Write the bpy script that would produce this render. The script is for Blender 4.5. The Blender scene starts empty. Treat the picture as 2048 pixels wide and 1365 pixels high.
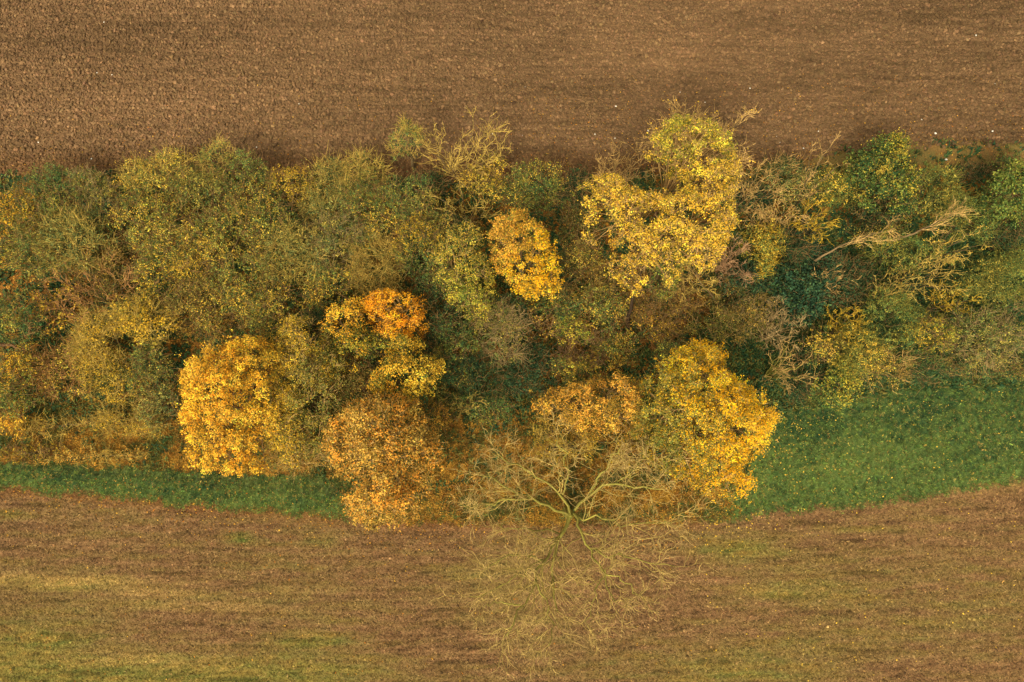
import bpy, math, random
import numpy as np
from mathutils import Vector

rng = np.random.default_rng(7)
random.seed(7)
C = bpy.context.scene.collection

# ------------------------------------------------------------------ camera
CAM_H, TILT, F = 50.0, math.radians(13), 1365.33
ct, st = math.cos(TILT), math.sin(TILT)
cd = bpy.data.cameras.new('camera')
cam = bpy.data.objects.new('camera', cd); C.objects.link(cam)
cam.location = (0, 0, CAM_H); cam.rotation_euler = (TILT, 0, 0)
cd.lens = 24; cd.sensor_width = 36; cd.clip_end = 3000
bpy.context.scene.camera = cam

# ------------------------------------------------------------------ light
SUN_EL, SUN_AZ = math.radians(48), math.radians(205)      # azimuth measured from north over east
w = bpy.data.worlds.new('World'); bpy.context.scene.world = w; w.use_nodes = True
nt = w.node_tree; nt.nodes.clear()
sky = nt.nodes.new('ShaderNodeTexSky'); sky.sky_type = 'NISHITA'; sky.sun_disc = False
sky.sun_elevation = SUN_EL; sky.sun_rotation = SUN_AZ
sky.dust_density = 6; sky.air_density = 1.0; sky.ozone_density = 0.3
hs = nt.nodes.new('ShaderNodeHueSaturation'); hs.inputs['Saturation'].default_value = 0.25   # thin cloud greys the sky
bg = nt.nodes.new('ShaderNodeBackground'); bg.inputs[1].default_value = 0.15
wo = nt.nodes.new('ShaderNodeOutputWorld')
nt.links.new(sky.outputs[0], hs.inputs['Color']); wm = nt.nodes.new('ShaderNodeVectorMath'); wm.operation = 'MULTIPLY'; wm.inputs[1].default_value = (1.05, .98, .79)   # late, warm light in the cloud
nt.links.new(hs.outputs[0], wm.inputs[0]); nt.links.new(wm.outputs[0], bg.inputs[0]); nt.links.new(bg.outputs[0], wo.inputs[0])
sd = bpy.data.lights.new('sun', 'SUN'); sd.energy = 1.35; sd.angle = math.radians(16); sd.color = (1.0, 0.88, 0.64)
so = bpy.data.objects.new('sun', sd); C.objects.link(so)
dirv = Vector((math.sin(SUN_AZ)*math.cos(SUN_EL), math.cos(SUN_AZ)*math.cos(SUN_EL), math.sin(SUN_EL)))
so.rotation_euler = dirv.to_track_quat('Z', 'Y').to_euler(); so.location = (0, -40, 60)
vs = bpy.context.scene.view_settings
vs.view_transform = 'Standard'; vs.look = 'None'; vs.gamma = 1; vs.use_curve_mapping = False
vs.exposure = 0.8
cy = bpy.context.scene.cycles
cy.max_bounces = 5; cy.diffuse_bounces = 3; cy.transmission_bounces = 3

# ------------------------------------------------------------------ helpers
def P(u, v, z=0.0):
    u = np.asarray(u, float); v = np.asarray(v, float); z = np.asarray(z, float)
    dx = (u-1024)/F; dy = (682.5-v)/F
    yy = dy*ct + st; zz = dy*st - ct
    t = (CAM_H - z)/(-zz)
    return np.stack([dx*t, yy*t, z + 0*t], -1)

def Q(p):                                            # where a world point shows in the photograph
    x, y, z = p[..., 0], p[..., 1], p[..., 2]-CAM_H
    yc = y*ct + z*st; zc = -y*st + z*ct
    return 1024 + F*x/(-zc), 682.5 - F*yc/(-zc)

def lin(c):
    c = np.asarray(c, float)/255.0
    return np.where(c <= 0.04045, c/12.92, ((c+0.055)/1.055)**2.4)

def noise_field(scale, seed, stretch=(1, 1), n=14):
    r = np.random.default_rng(seed)
    a = r.uniform(0, 2*np.pi, n); k = (2*np.pi/scale)*r.uniform(0.5, 1.8, n); ph = r.uniform(0, 6.28, n)
    kx, ky = k*np.cos(a)/stretch[0], k*np.sin(a)/stretch[1]
    def f(x, y):
        s = 0
        for i in range(n): s = s + np.sin(kx[i]*x + ky[i]*y + ph[i])
        return s/math.sqrt(n/2)/1.0                  # about -2..2
    return f

def sstep(a, b, x):
    t = np.clip((x-a)/(b-a), 0, 1); return t*t*(3-2*t)

def tag(o, label=None, cat=None, group=None, kind=None):
    if label: o['label'] = label
    if cat: o['category'] = cat
    if group: o['group'] = group
    if kind: o['kind'] = kind
    return o

def mesh_raw(name, V, Fc, tint=None, smooth=False):
    """V (n,3); Fc (m,k) equal-size faces; tint per vertex (n,3)"""
    me = bpy.data.meshes.new(name)
    n, (m, k) = len(V), Fc.shape
    me.vertices.add(n); me.vertices.foreach_set('co', np.ascontiguousarray(V, np.float32).ravel())
    me.loops.add(m*k); me.loops.foreach_set('vertex_index', np.ascontiguousarray(Fc, np.int32).ravel())
    me.polygons.add(m)
    me.polygons.foreach_set('loop_start', np.arange(0, m*k, k, dtype=np.int32))
    me.polygons.foreach_set('loop_total', np.full(m, k, np.int32))
    if tint is not None:
        a = me.attributes.new('tint', 'FLOAT_COLOR', 'POINT')
        a.data.foreach_set('color', np.concatenate([tint, np.ones((n, 1))], 1).astype(np.float32).ravel())
    me.update(calc_edges=True)
    if smooth: me.polygons.foreach_set('use_smooth', np.ones(m, bool))
    return me

def link(name, me, mat, parent=None, loc=None):
    if not me.materials: me.materials.append(mat)
    o = bpy.data.objects.new(name, me); C.objects.link(o)
    if parent is not None: o.parent = parent
    if loc is not None: o.location = loc
    return o

# ------------------------------------------------------------------ materials
def base_mat(name):
    m = bpy.data.materials.new(name); m.use_nodes = True; t = m.node_tree; t.nodes.clear()
    return m, t, t.nodes.new('ShaderNodeOutputMaterial')

def leaf_mat(name, instancer=False, trans=0.25, vary=0.25):
    m, t, out = base_mat(name); N, L = t.nodes, t.links
    a = N.new('ShaderNodeAttribute'); a.attribute_name = 'tint'; a.attribute_type = 'INSTANCER' if instancer else 'GEOMETRY'
    g = N.new('ShaderNodeTexCoord'); nz = N.new('ShaderNodeTexNoise'); nz.inputs['Scale'].default_value = 9
    L.new(g.outputs['Object'], nz.inputs['Vector'])
    mr = N.new('ShaderNodeMapRange'); mr.inputs[1].default_value = .3; mr.inputs[2].default_value = .7
    mr.inputs[3].default_value = 1-vary; mr.inputs[4].default_value = 1+vary
    L.new(nz.outputs[0], mr.inputs[0])
    mu = N.new('ShaderNodeVectorMath'); mu.operation = 'SCALE'
    L.new(a.outputs['Color'], mu.inputs[0]); L.new(mr.outputs[0], mu.inputs['Scale'])
    b = N.new('ShaderNodeBsdfPrincipled'); b.inputs['Roughness'].default_value = .75
    b.inputs['Specular IOR Level'].default_value = .08
    tr = N.new('ShaderNodeBsdfTranslucent'); mx = N.new('ShaderNodeMixShader'); mx.inputs[0].default_value = trans
    L.new(mu.outputs[0], b.inputs['Base Color']); L.new(mu.outputs[0], tr.inputs[0])
    L.new(b.outputs[0], mx.inputs[1]); L.new(tr.outputs[0], mx.inputs[2]); L.new(mx.outputs[0], out.inputs[0])
    return m

def soil_mat(name, instancer=False, scale=6.0, amp=.35, bump=.6, bscale=14, dist=.05):
    m, t, out = base_mat(name); N, L = t.nodes, t.links
    a = N.new('ShaderNodeAttribute'); a.attribute_name = 'tint'; a.attribute_type = 'INSTANCER' if instancer else 'GEOMETRY'
    g = N.new('ShaderNodeTexCoord'); nz = N.new('ShaderNodeTexNoise'); nz.inputs['Scale'].default_value = scale
    nz.inputs['Detail'].default_value = 6; nz.inputs['Roughness'].default_value = .75
    L.new(g.outputs['Object'], nz.inputs['Vector'])
    mr = N.new('ShaderNodeMapRange'); mr.inputs[1].default_value = .3; mr.inputs[2].default_value = .7
    mr.inputs[3].default_value = 1-amp; mr.inputs[4].default_value = 1+amp
    L.new(nz.outputs[0], mr.inputs[0])
    mu = N.new('ShaderNodeVectorMath'); mu.operation = 'SCALE'
    L.new(a.outputs['Color'], mu.inputs[0]); L.new(mr.outputs[0], mu.inputs['Scale'])
    b = N.new('ShaderNodeBsdfPrincipled'); b.inputs['Roughness'].default_value = .95
    b.inputs['Specular IOR Level'].default_value = .15
    L.new(mu.outputs[0], b.inputs['Base Color'])
    n2 = N.new('ShaderNodeTexNoise'); n2.inputs['Scale'].default_value = bscale; n2.inputs['Detail'].default_value = 5
    L.new(g.outputs['Object'], n2.inputs['Vector'])
    bp = N.new('ShaderNodeBump'); bp.inputs['Strength'].default_value = bump; bp.inputs['Distance'].default_value = dist
    L.new(n2.outputs[0], bp.inputs['Height']); L.new(bp.outputs[0], b.inputs['Normal'])
    L.new(b.outputs[0], out.inputs[0])
    return m

M_LEAF = leaf_mat('leaf', trans=.32)
M_LEAF_I = leaf_mat('leaf_scattered', True, .15)
M_BARK = soil_mat('bark', False, 5, .3, .8, 12, .04)
M_SOIL = soil_mat('ploughed_soil', False, 5, .35, 1.0, 9, .08)
M_CLOD = soil_mat('soil_clod', True, 3, .3, .8, 8, .06)
M_FIELD = soil_mat('field_surface', False, 7, .35, .8, 16, .05)
M_STONE = soil_mat('flint', False, 5, .15, .3, 12, .02)

# ------------------------------------------------------------------ the ground, in strips one above the other
def curve(pts):
    xs, ys = zip(*pts)
    return lambda u: np.interp(u, xs, ys)

# edges given by where they run in the photograph, turned into metres on the ground
def ground_curve(pts, rough, seed):
    w_ = P([p[0] for p in pts], [p[1] for p in pts])
    f = noise_field(2.2, seed, n=10); g = noise_field(.6, seed+1, n=10)
    xs, ys = w_[:, 0], w_[:, 1]
    return lambda x: np.interp(x, xs, ys) + rough*(.6*f(x, 0*x) + .4*g(x, 0*x))

N_EDGE = ground_curve([(-500, 352), (0, 350), (400, 345), (800, 368), (1150, 360), (1500, 330), (1750, 292), (1900, 285), (2500, 280)], .18, 21)
L_TOP = ground_curve([(-500, 925), (0, 925), (120, 930), (340, 940), (670, 955), (900, 985), (960, 1000), (1400, 1008), (1480, 985), (1530, 830), (1600, 812), (1700, 795), (1800, 775), (2048, 772), (2500, 765)], .12, 31)
S_TOP = ground_curve([(-500, 960), (0, 973), (200, 990), (400, 1010), (600, 1026), (800, 1042), (1100, 1046), (1400, 1040), (1600, 1020), (1750, 1006), (1900, 985), (2048, 957), (2500, 900)], .16, 41)

soil_n = noise_field(9, 1, (3.5, .6)); soil_n2 = noise_field(3, 2, (5, .35)); soil_n3 = noise_field(1.2, 3, (3, .5))
def soil_tint(p):
    u, v = Q(p); x, y = p[..., 0], p[..., 1]
    a = .5 + .07*soil_n(x, y) + .06*soil_n2(x, y) + .10*soil_n3(x, y)
    a = a + .25*np.exp(-((v-225)/70)**2)*sstep(900, 300, u) - .15*sstep(1500, 2048, u)
    a = np.clip(a, 0, 1)[..., None]
    c = (lin((86, 66, 42))*(1-a) + lin((134, 103, 71))*a)*.77
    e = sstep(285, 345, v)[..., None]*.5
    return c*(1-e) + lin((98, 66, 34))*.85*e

lit_n = noise_field(4, 5, (1.6, 1)); lit_n2 = noise_field(1.2, 6)
def litter_tint(p):
    u, v = Q(p); x, y = p[..., 0], p[..., 1]
    a = np.clip(.5 + .3*lit_n(x, y) + .2*lit_n2(x, y), 0, 1)[..., None]
    c = lin((92, 64, 30))*(1-a) + lin((136, 92, 36))*a
    g = (sstep(1380, 1560, u)*sstep(430, 520, v)*.75)[..., None]         # ivy-green floor in the right half
    c = c*(1-g) + lin((46, 58, 34))*g
    o = (sstep(800, 900, v)*sstep(1500, 1300, u)*.8)[..., None]
    oc = lin((156, 112, 44))*(1-a) + lin((104, 90, 42))*a
    c = c*(1-o) + oc*o
    tb = (sstep(350, 325, v)*sstep(1400, 1550, u))[..., None]; c = c*(1-tb) + (lin((112, 82, 44))*(1-a)+lin((100, 88, 46))*a)*tb
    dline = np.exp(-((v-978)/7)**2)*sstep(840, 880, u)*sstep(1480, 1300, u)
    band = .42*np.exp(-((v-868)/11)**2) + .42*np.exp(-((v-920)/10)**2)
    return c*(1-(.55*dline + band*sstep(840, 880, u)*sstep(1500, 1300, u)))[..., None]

gr_n = noise_field(5, 8, (1.8, 1)); gr_n2 = noise_field(1.3, 9, (2.5, .7)); gr_n3 = noise_field(.5, 91)
def grass_tint(p):
    u, v = Q(p); x, y = p[..., 0], p[..., 1]
    a = np.clip(.5 + .11*gr_n(x, y) + .13*gr_n2(x, y) + .14*gr_n3(x, y), 0, 1)
    right = sstep(1420, 1500, u)
    a = np.clip(a + right*(.36*sstep(810, 980, v)-.16), 0, 1)  # meadow darker towards the hedge: its sky occlusion put into the colour
    a = np.clip(a + (1-right)*.35*sstep(-22, -4, v-np.interp(u, [0, 200, 400, 600, 800], [973, 990, 1010, 1026, 1042])), 0, 1)[..., None]  # left strip lighter along the field edge, tree-side shade painted by contrast
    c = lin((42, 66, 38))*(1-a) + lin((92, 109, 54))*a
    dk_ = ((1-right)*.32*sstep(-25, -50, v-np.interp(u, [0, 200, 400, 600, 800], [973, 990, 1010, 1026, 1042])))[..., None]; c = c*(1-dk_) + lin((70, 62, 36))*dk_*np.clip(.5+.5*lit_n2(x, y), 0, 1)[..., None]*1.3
    m = (sstep(660, 760, u)*sstep(1480, 1400, u)*.85)[..., None]           # worn and littered in the middle
    mm = lin((98, 74, 38))
    n = np.clip(.5+.4*lit_n2(x, y), 0, 1)[..., None]*m
    return c*(1-n) + mm*n

st_n = noise_field(7, 11, (3, .8)); st_n2 = noise_field(2.4, 12, (3.5, .5)); st_n3 = noise_field(.9, 13, (2.5, .6))
PATCH = [  # u, v, ru, rv, strength of yellow-green
    (60, 1290, 130, 70, .9), (150, 1350, 260, 40, .8), (620, 1285, 90, 22, .6), (420, 1340, 220, 45, .7),
    (120, 1165, 200, 16, .75), (370, 1200, 160, 20, .6), (640, 1350, 220, 35, .6), (1470, 1100, 90, 25, .65),
    (1600, 1185, 150, 22, .6), (1650, 1290, 160, 50, .55), (480, 1078, 30, 14, .8), (650, 1085, 40, 10, .5), (1440, 1345, 200, 30, .5),
    (1750, 1130, 200, 30, .3), (1950, 1230, 150, 40, .4), (1700, 1060, 60, 9, .5), (20, 1030, 40, 14, .5), (950, 1150, 120, 30, .4)]
def stubble_tint(p):
    u, v = Q(p); x, y = p[..., 0], p[..., 1]
    g = .13 + .09*st_n(x, y) + .10*st_n2(x, y) + .07*st_n3(x, y)
    for (a, b, ru, rv, s) in PATCH: g = g + s*np.exp(-((u-a)/ru)**2-((v-b)/rv)**2)
    g = np.clip(g, 0, 1)[..., None]
    a = np.clip(.5 + .14*st_n2(x+30, y) + .16*st_n3(x, y+9), 0, 1)[..., None]
    c = lin((109, 81, 52))*(1-a) + lin((147, 112, 74))*a
    yl = lin((150, 126, 62))*(1-a) + lin((102, 106, 50))*a
    yg = np.exp(-((u-480)/34)**2-((v-1078)/16)**2)*np.clip(.6+.5*st_n3(x, y), 0, 1)
    yl = yl*(1-yg[..., None]) + lin((92, 100, 46))*yg[..., None]
    c = c*(1-g) + yl*g
    for (pa, pb, pu, pv, ps) in [(140, 1160, 180, 10, .7), (60, 1170, 120, 8, .5), (300, 1185, 120, 9, .55), (420, 1215, 150, 10, .5), (560, 1180, 90, 6, .3), (1900, 975, 160, 14, .45), (300, 1320, 220, 16, .4), (1500, 1180, 120, 7, .3)]:
        k2 = (ps*np.exp(-((u-pa)/pu)**2-((v-pb-.03*(u-pa))/pv)**2)*np.clip(.8+.3*st_n3(x, y), 0, 1.2))[..., None]
        c = c*(1-k2) + lin((186, 150, 88))*k2
    dk = (.35*sstep(1.2, 2.0, st_n2(x-50, y*1.4)+.5*st_n3(x, y)))[..., None]; c = c*(1-dk)
    c = c*.77
    e = (sstep(30, 0, v-np.interp(u, [0, 200, 400, 600, 800, 1400, 1600, 2048], [973, 990, 1010, 1026, 1042, 1040, 1020, 957]))*sstep(1500, 1350, u))[..., None]
    return c*(1-.5*e) + lin((118, 76, 38))*.5*e

def strip(name, lo, hi, nx, ny, tintf, z, mat, relief=None, X=75):
    """surface between the curves lo(x) and hi(x)"""
    x = np.linspace(-X, X, nx); s = np.linspace(0, 1, ny)
    X2, S2 = np.meshgrid(x, s, indexing='ij')
    Y2 = lo(X2)*(1-S2) + hi(X2)*S2
    V = np.stack([X2, Y2, np.full_like(X2, z)], -1)
    if relief is not None: V[..., 2] += relief(X2, Y2)
    V = V.reshape(-1, 3)
    i, j = np.meshgrid(np.arange(nx-1), np.arange(ny-1), indexing='ij'); a = (i*ny+j).ravel()
    Fc = np.stack([a, a+ny, a+ny+1, a+1], -1)
    me = mesh_raw(name, V, Fc, tintf(V), True)
    return tag(link(name, me, mat), kind='structure')

k = lambda v: (lambda x: 0*x+v)
g0 = mesh_raw('ground', np.array([[-900, -900, -.05], [900, -900, -.05], [900, 900, -.05], [-900, 900, -.05]], float), np.array([[0, 1, 2, 3]]), np.tile(lin((108, 80, 50)), (4, 1)))
tag(link('ground', g0, M_FIELD), kind='structure')
wob = noise_field(12, 15)
def furrows(x, y):
    ph = y + .05*wob(x, y) + .012*x
    return .024*np.sin(2*np.pi*ph/.36) + .008*np.sin(2*np.pi*ph/1.45+1) + .012
strip('ploughed_field', N_EDGE, k(75.), 170, 600, soil_tint, .012, M_SOIL, furrows)
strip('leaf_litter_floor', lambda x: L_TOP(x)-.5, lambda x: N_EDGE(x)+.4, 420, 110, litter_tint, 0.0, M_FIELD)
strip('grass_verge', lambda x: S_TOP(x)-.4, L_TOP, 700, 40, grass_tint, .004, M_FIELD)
sw = noise_field(9, 16)
def drills(x, y):
    c = y - .0016*x*x*0.5 - .01*x
    return .012*np.sin(2*np.pi*(c+.04*sw(x, y))/.42)*sstep(0, 1.0, S_TOP(x)-y) + .006*sstep(0, .5, S_TOP(x)-y)
strip('stubble_field', k(-40.), S_TOP, 420, 250, stubble_tint, .016, M_FIELD, drills)

# ------------------------------------------------------------------ scattered small stuff
def scatter(name, label, cat, pts, scale, rot, tint, protos, mat, kind='stuff'):
    n = len(pts)
    me = bpy.data.meshes.new(name); me.vertices.add(n)
    me.vertices.foreach_set('co', np.ascontiguousarray(pts, np.float32).ravel())
    def av(nm, arr):
        a = me.attributes.new(nm, 'FLOAT_VECTOR', 'POINT'); a.data.foreach_set('vector', np.ascontiguousarray(arr, np.float32).ravel())
    av('sc', scale); av('rt', rot)
    a = me.attributes.new('tint', 'FLOAT_COLOR', 'POINT')
    a.data.foreach_set('color', np.concatenate([tint, np.ones((n, 1))], 1).astype(np.float32).ravel())
    a = me.attributes.new('pk', 'INT', 'POINT'); a.data.foreach_set('value', rng.integers(0, len(protos), n).astype(np.int32))
    o = bpy.data.objects.new(name, me); C.objects.link(o); me.materials.append(mat)
    ng = bpy.data.node_groups.new(name+'_nodes', 'GeometryNodeTree')
    ng.interface.new_socket('Geometry', in_out='INPUT', socket_type='NodeSocketGeometry')
    ng.interface.new_socket('Geometry', in_out='OUTPUT', socket_type='NodeSocketGeometry')
    N, L = ng.nodes, ng.links
    gi, go = N.new('NodeGroupInput'), N.new('NodeGroupOutput')
    jn = N.new('GeometryNodeJoinGeometry')
    for pm in reversed(protos):
        if not pm.materials: pm.materials.append(mat)
        po = bpy.data.objects.new(pm.name, pm)
        oi = N.new('GeometryNodeObjectInfo'); oi.inputs['Object'].default_value = po; oi.inputs['As Instance'].default_value = True
        L.new(oi.outputs['Geometry'], jn.inputs[0])
    ip = N.new('GeometryNodeInstanceOnPoints'); ip.inputs['Pick Instance'].default_value = True
    def na(nm, dt):
        q = N.new('GeometryNodeInputNamedAttribute'); q.data_type = dt; q.inputs['Name'].default_value = nm; return q.outputs[0]
    L.new(gi.outputs[0], ip.inputs['Points']); L.new(jn.outputs[0], ip.inputs['Instance'])
    L.new(na('pk', 'INT'), ip.inputs['Instance Index']); L.new(na('rt', 'FLOAT_VECTOR'), ip.inputs['Rotation']); L.new(na('sc', 'FLOAT_VECTOR'), ip.inputs['Scale'])
    L.new(ip.outputs[0], go.inputs[0])
    md = o.modifiers.new('scatter', 'NODES'); md.node_group = ng
    return tag(o, label, cat, kind=kind)

def ico(sub, rough, flat, seed):
    import bmesh
    bm = bmesh.new(); bmesh.ops.create_icosphere(bm, subdivisions=sub, radius=.5)
    r = np.random.default_rng(seed)
    for v in bm.verts: v.co *= float(r.uniform(1-rough, 1+rough)); v.co.z *= flat
    me = bpy.data.meshes.new('clod'); bm.to_mesh(me); bm.free(); return me
clods = [ico(2 if i < 2 else 1, .28, .75, 50+i) for i in range(6)]

def tuft(n, h, spread, wd, seed, name):
    r = np.random.default_rng(seed); V = []; Fc = []
    for i in range(n):
        a = r.uniform(0, 6.28); l = r.uniform(.5, 1.0)*h; s = r.uniform(.2, 1)*spread
        b = np.array([r.normal(0, .3*spread), r.normal(0, .3*spread), -.01]); d = np.array([math.cos(a), math.sin(a), 0]); q = np.array([-d[1], d[0], 0])*wd/2
        V += [b-q, b+q, b+d*s*.45+np.array([0, 0, l*.7])+q*.7, b+d*s*.45+np.array([0, 0, l*.7])-q*.7, b+d*s+np.array([0, 0, l])]
        m = 5*i; Fc += [(m, m+1, m+2), (m, m+2, m+3), (m+3, m+2, m+4)]
    return mesh_raw(name, np.array(V), np.array(Fc))
grass_p = [tuft(8, .11, .13, .022, 70+i, 'tuft') for i in range(4)]
straw_p = [tuft(6, .05, .14, .024, 80+i, 'straw') for i in range(4)]
fl = []
for i in range(4):
    r = np.random.default_rng(90+i)
    ang = np.linspace(0, 2*np.pi, 6)[:-1]
    V = np.stack([.5*np.cos(ang)*r.uniform(.7, 1.1, 5), .38*np.sin(ang)*r.uniform(.7, 1.1, 5), r.uniform(-.1, .16, 5)], -1)
    fl.append(mesh_raw('fallen_leaf', V, np.array([[0, 1, 2], [0, 2, 3], [0, 3, 4]])))

def field_pts(n, v0, v1, u0=-60, u1=2110):
    """random points on the ground seen between two rows of the photograph, evenly spread in metres"""
    a = P(u0, v0); b = P(u1, v0); c = P(u0, v1); d = P(u1, v1)
    x0, x1 = min(a[0], c[0]), max(b[0], d[0])
    p = np.stack([rng.uniform(x0, x1, n*2), rng.uniform(c[1], a[1], n*2), np.zeros(n*2)], -1)
    u, v = Q(p); p = p[(u > u0) & (u < u1)]
    return p[:n]

# clods of earth
p = field_pts(160000, -40, 375)
p = p[(p[:, 1] > N_EDGE(p[:, 0])-.3)]
rowp = np.sin(2*np.pi*(p[:, 1]+.05*wob(p[:, 0], p[:, 1])+.012*p[:, 0])/.36)
p = p[rng.uniform(-2.2, 1, len(p)) < rowp]
n = len(p); s = np.clip(rng.lognormal(math.log(.118), .42, n), .05, .28)
p[:, 2] = .012 + furrows(p[:, 0], p[:, 1]) + s*.2
t = soil_tint(p)*rng.lognormal(.10, .22, n)[:, None]*(1+rng.normal(0, .03, (n, 3)))
scatter('soil_clods', 'loose brown clods of earth covering the ploughed field', 'soil clods', p,
        np.stack([s*rng.uniform(.9, 1.6, n), s*rng.uniform(.7, 1.2, n), s*rng.uniform(.6, 1.1, n)], -1), np.stack([rng.normal(0, .3, n), rng.normal(0, .3, n), rng.uniform(0, 6.28, n)], -1), t, clods, M_CLOD)

# grass blades on the verge
p = field_pts(190000, 740, 1070)
p = p[(p[:, 1] > S_TOP(p[:, 0])-.25) & (p[:, 1] < L_TOP(p[:, 0])+.3)]
u, v = Q(p); mid = sstep(660, 760, u)*sstep(1480, 1400, u)
p = p[rng.uniform(0, 1, len(p)) > .72*mid]
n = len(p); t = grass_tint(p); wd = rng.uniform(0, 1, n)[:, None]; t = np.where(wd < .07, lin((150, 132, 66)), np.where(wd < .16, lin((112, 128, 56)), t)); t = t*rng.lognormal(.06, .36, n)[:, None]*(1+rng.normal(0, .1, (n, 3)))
scatter('grass', 'dark green grass growing on the verge between hedgerow and lower field', 'grass', p,
        np.repeat((rng.uniform(.6, 1.2, n)*np.clip(1+.28*noise_field(.5, 301)(p[:, 0], p[:, 1]), .5, 2.2))[:, None], 3, 1), np.stack([0*t[:, 0], 0*t[:, 0], rng.uniform(0, 6.28, n)], -1), t, grass_p, M_LEAF_I)

# straw and seedlings of the lower field
p = field_pts(250000, 940, 1400)
p = p[p[:, 1] < S_TOP(p[:, 0])+.15]
dr = np.sin(2*np.pi*((p[:, 1] - .0008*p[:, 0]**2 - .01*p[:, 0])+.04*sw(p[:, 0], p[:, 1]))/.42)
p = p[rng.uniform(-1.9, 1, len(p)) < dr]
n = len(p); p[:, 2] = .016 + drills(p[:, 0], p[:, 1])
pale = rng.uniform(0, 1, n)[:, None]
t = stubble_tint(p)*rng.lognormal(.08, .36, n)[:, None]*(1+rng.normal(0, .06, (n, 3)))
t = np.where(pale < .04, lin((185, 150, 95)), t)
scatter('stubble', 'short brown and yellowish stubble covering the lower field', 'stubble', p,
        np.repeat(rng.uniform(.5, 1.3, n)[:, None], 3, 1), np.stack([rng.normal(0, .25, n), rng.normal(0, .25, n), rng.uniform(0, 6.28, n)], -1), t, straw_p, M_LEAF_I)
p = field_pts(110000, 940, 1400); p = p[p[:, 1] < S_TOP(p[:, 0])]
n = len(p); s = np.clip(rng.lognormal(math.log(.075), .45, n), .03, .22); p[:, 2] = .016 + drills(p[:, 0], p[:, 1])
scatter('crumbled_soil', 'small brown soil crumbs lying between the stubble', 'soil crumbs', p,
        np.stack([s, s, s*.8], -1), np.stack([0*s, 0*s, rng.uniform(0, 6.28, n)], -1), stubble_tint(p)*rng.lognormal(-.22, .3, n)[:, None], clods[2:], M_CLOD)

# fallen leaves: thick under the trees, thinning out over both fields and the verge
def leaf_density(u, v, x, y):
    d = np.full_like(u, .0)
    dn = y - N_EDGE(x)                                   # metres into the ploughed field
    d = np.where(dn > 0, .30*np.exp(-dn/2.2)*(1+1.2*np.exp(-((u-1200)/350)**2)) + .02 + .10*np.exp(-((u-1280)/320)**2-((v-250)/110)**2), d)
    inside = (dn <= 0) & (y > L_TOP(x)); d = np.where(inside, np.where(v > 780, .75-.4*np.exp(-((v-890)/12)**2)-.3*np.exp(-((v-945)/12)**2), .7)*sstep(295, 345, v)*sstep(1700, 1450, u)+.2, d)
    ver = (y <= L_TOP(x)) & (y > S_TOP(x))
    d = np.where(ver, .022 + .45*sstep(640, 740, u)*sstep(1500, 1420, u) + .10*np.exp(-((u-1590)/60)**2-((v-880)/90)**2) + .12*np.exp(-((u-300)/300)**2)*sstep(950, 960, v), d)
    ds = S_TOP(x)-y; d = np.where(ds > 0, .35*np.exp(-ds/1.1)*sstep(1650, 1400, u) + .012, d)
    return d
p = field_pts(230000, 150, 1380)
u, v = Q(p); p = p[rng.uniform(0, 1, len(p)) < leaf_density(u, v, p[:, 0], p[:, 1])]
n = len(p); p[:, 2] = .035 + rng.uniform(0, .03, n)
pal = np.array([lin(c) for c in [(152, 106, 40), (180, 130, 46), (120, 84, 38), (196, 150, 58), (100, 76, 40), (164, 102, 38)]])
t = pal[rng.integers(0, 6, n)]*rng.lognormal(-.1, .25, n)[:, None]
u, v = Q(p); ye = (p[:, 1] < L_TOP(p[:, 0])) & (u > 1400); t[ye] = lin((206, 168, 62))
s = rng.uniform(.07, .15, n)
scatter('fallen_leaves', 'fallen orange and brown leaves littering the ground around the trees', 'fallen leaves', p,
        np.stack([s, s, s], -1), np.stack([rng.normal(0, .35, n), rng.normal(0, .35, n), rng.uniform(0, 6.28, n)], -1), t, fl, M_LEAF_I)

# dry grass and dead stems on the open floor along the south side of the hedge
p = field_pts(150000, 700, 1060)
u, v = Q(p); ok = (p[:, 1] > S_TOP(p[:, 0])-.2) & (p[:, 1] < N_EDGE(p[:, 0])) & (u < 1500)
verge = p[:, 1] < L_TOP(p[:, 0])
pr = np.where(verge, .5*sstep(650, 760, u), .8)*sstep(740, 830, v)*sstep(1500, 1420, u)
p = p[ok & (rng.uniform(0, 1, len(p)) < pr)]
n = len(p); dn_ = np.clip(.5+.3*lit_n(p[:, 0]+7, p[:, 1])+.25*lit_n2(p[:, 0], p[:, 1]+3)+rng.normal(0, .25, n), 0, .999)
dg = np.array([lin(c) for c in [(84, 88, 42), (110, 98, 46), (128, 88, 42), (158, 112, 44), (176, 136, 56)]])
u, v = Q(p)
t = dg[(dn_*5).astype(int)]*rng.lognormal(0, .28, n)[:, None]
sz = rng.uniform(.7, 1.7, n)
scatter('dry_grass', 'rough brown and orange dry grass with leaf litter along the south side of the hedgerow', 'dry grass', p,
        np.stack([sz, sz, sz], -1), np.stack([0*sz, 0*sz, rng.uniform(0, 6.28, n)], -1), t, [tuft(7, .14, .15, .03, 160+i, 'dry_tuft') for i in range(3)], M_LEAF_I)

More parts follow.
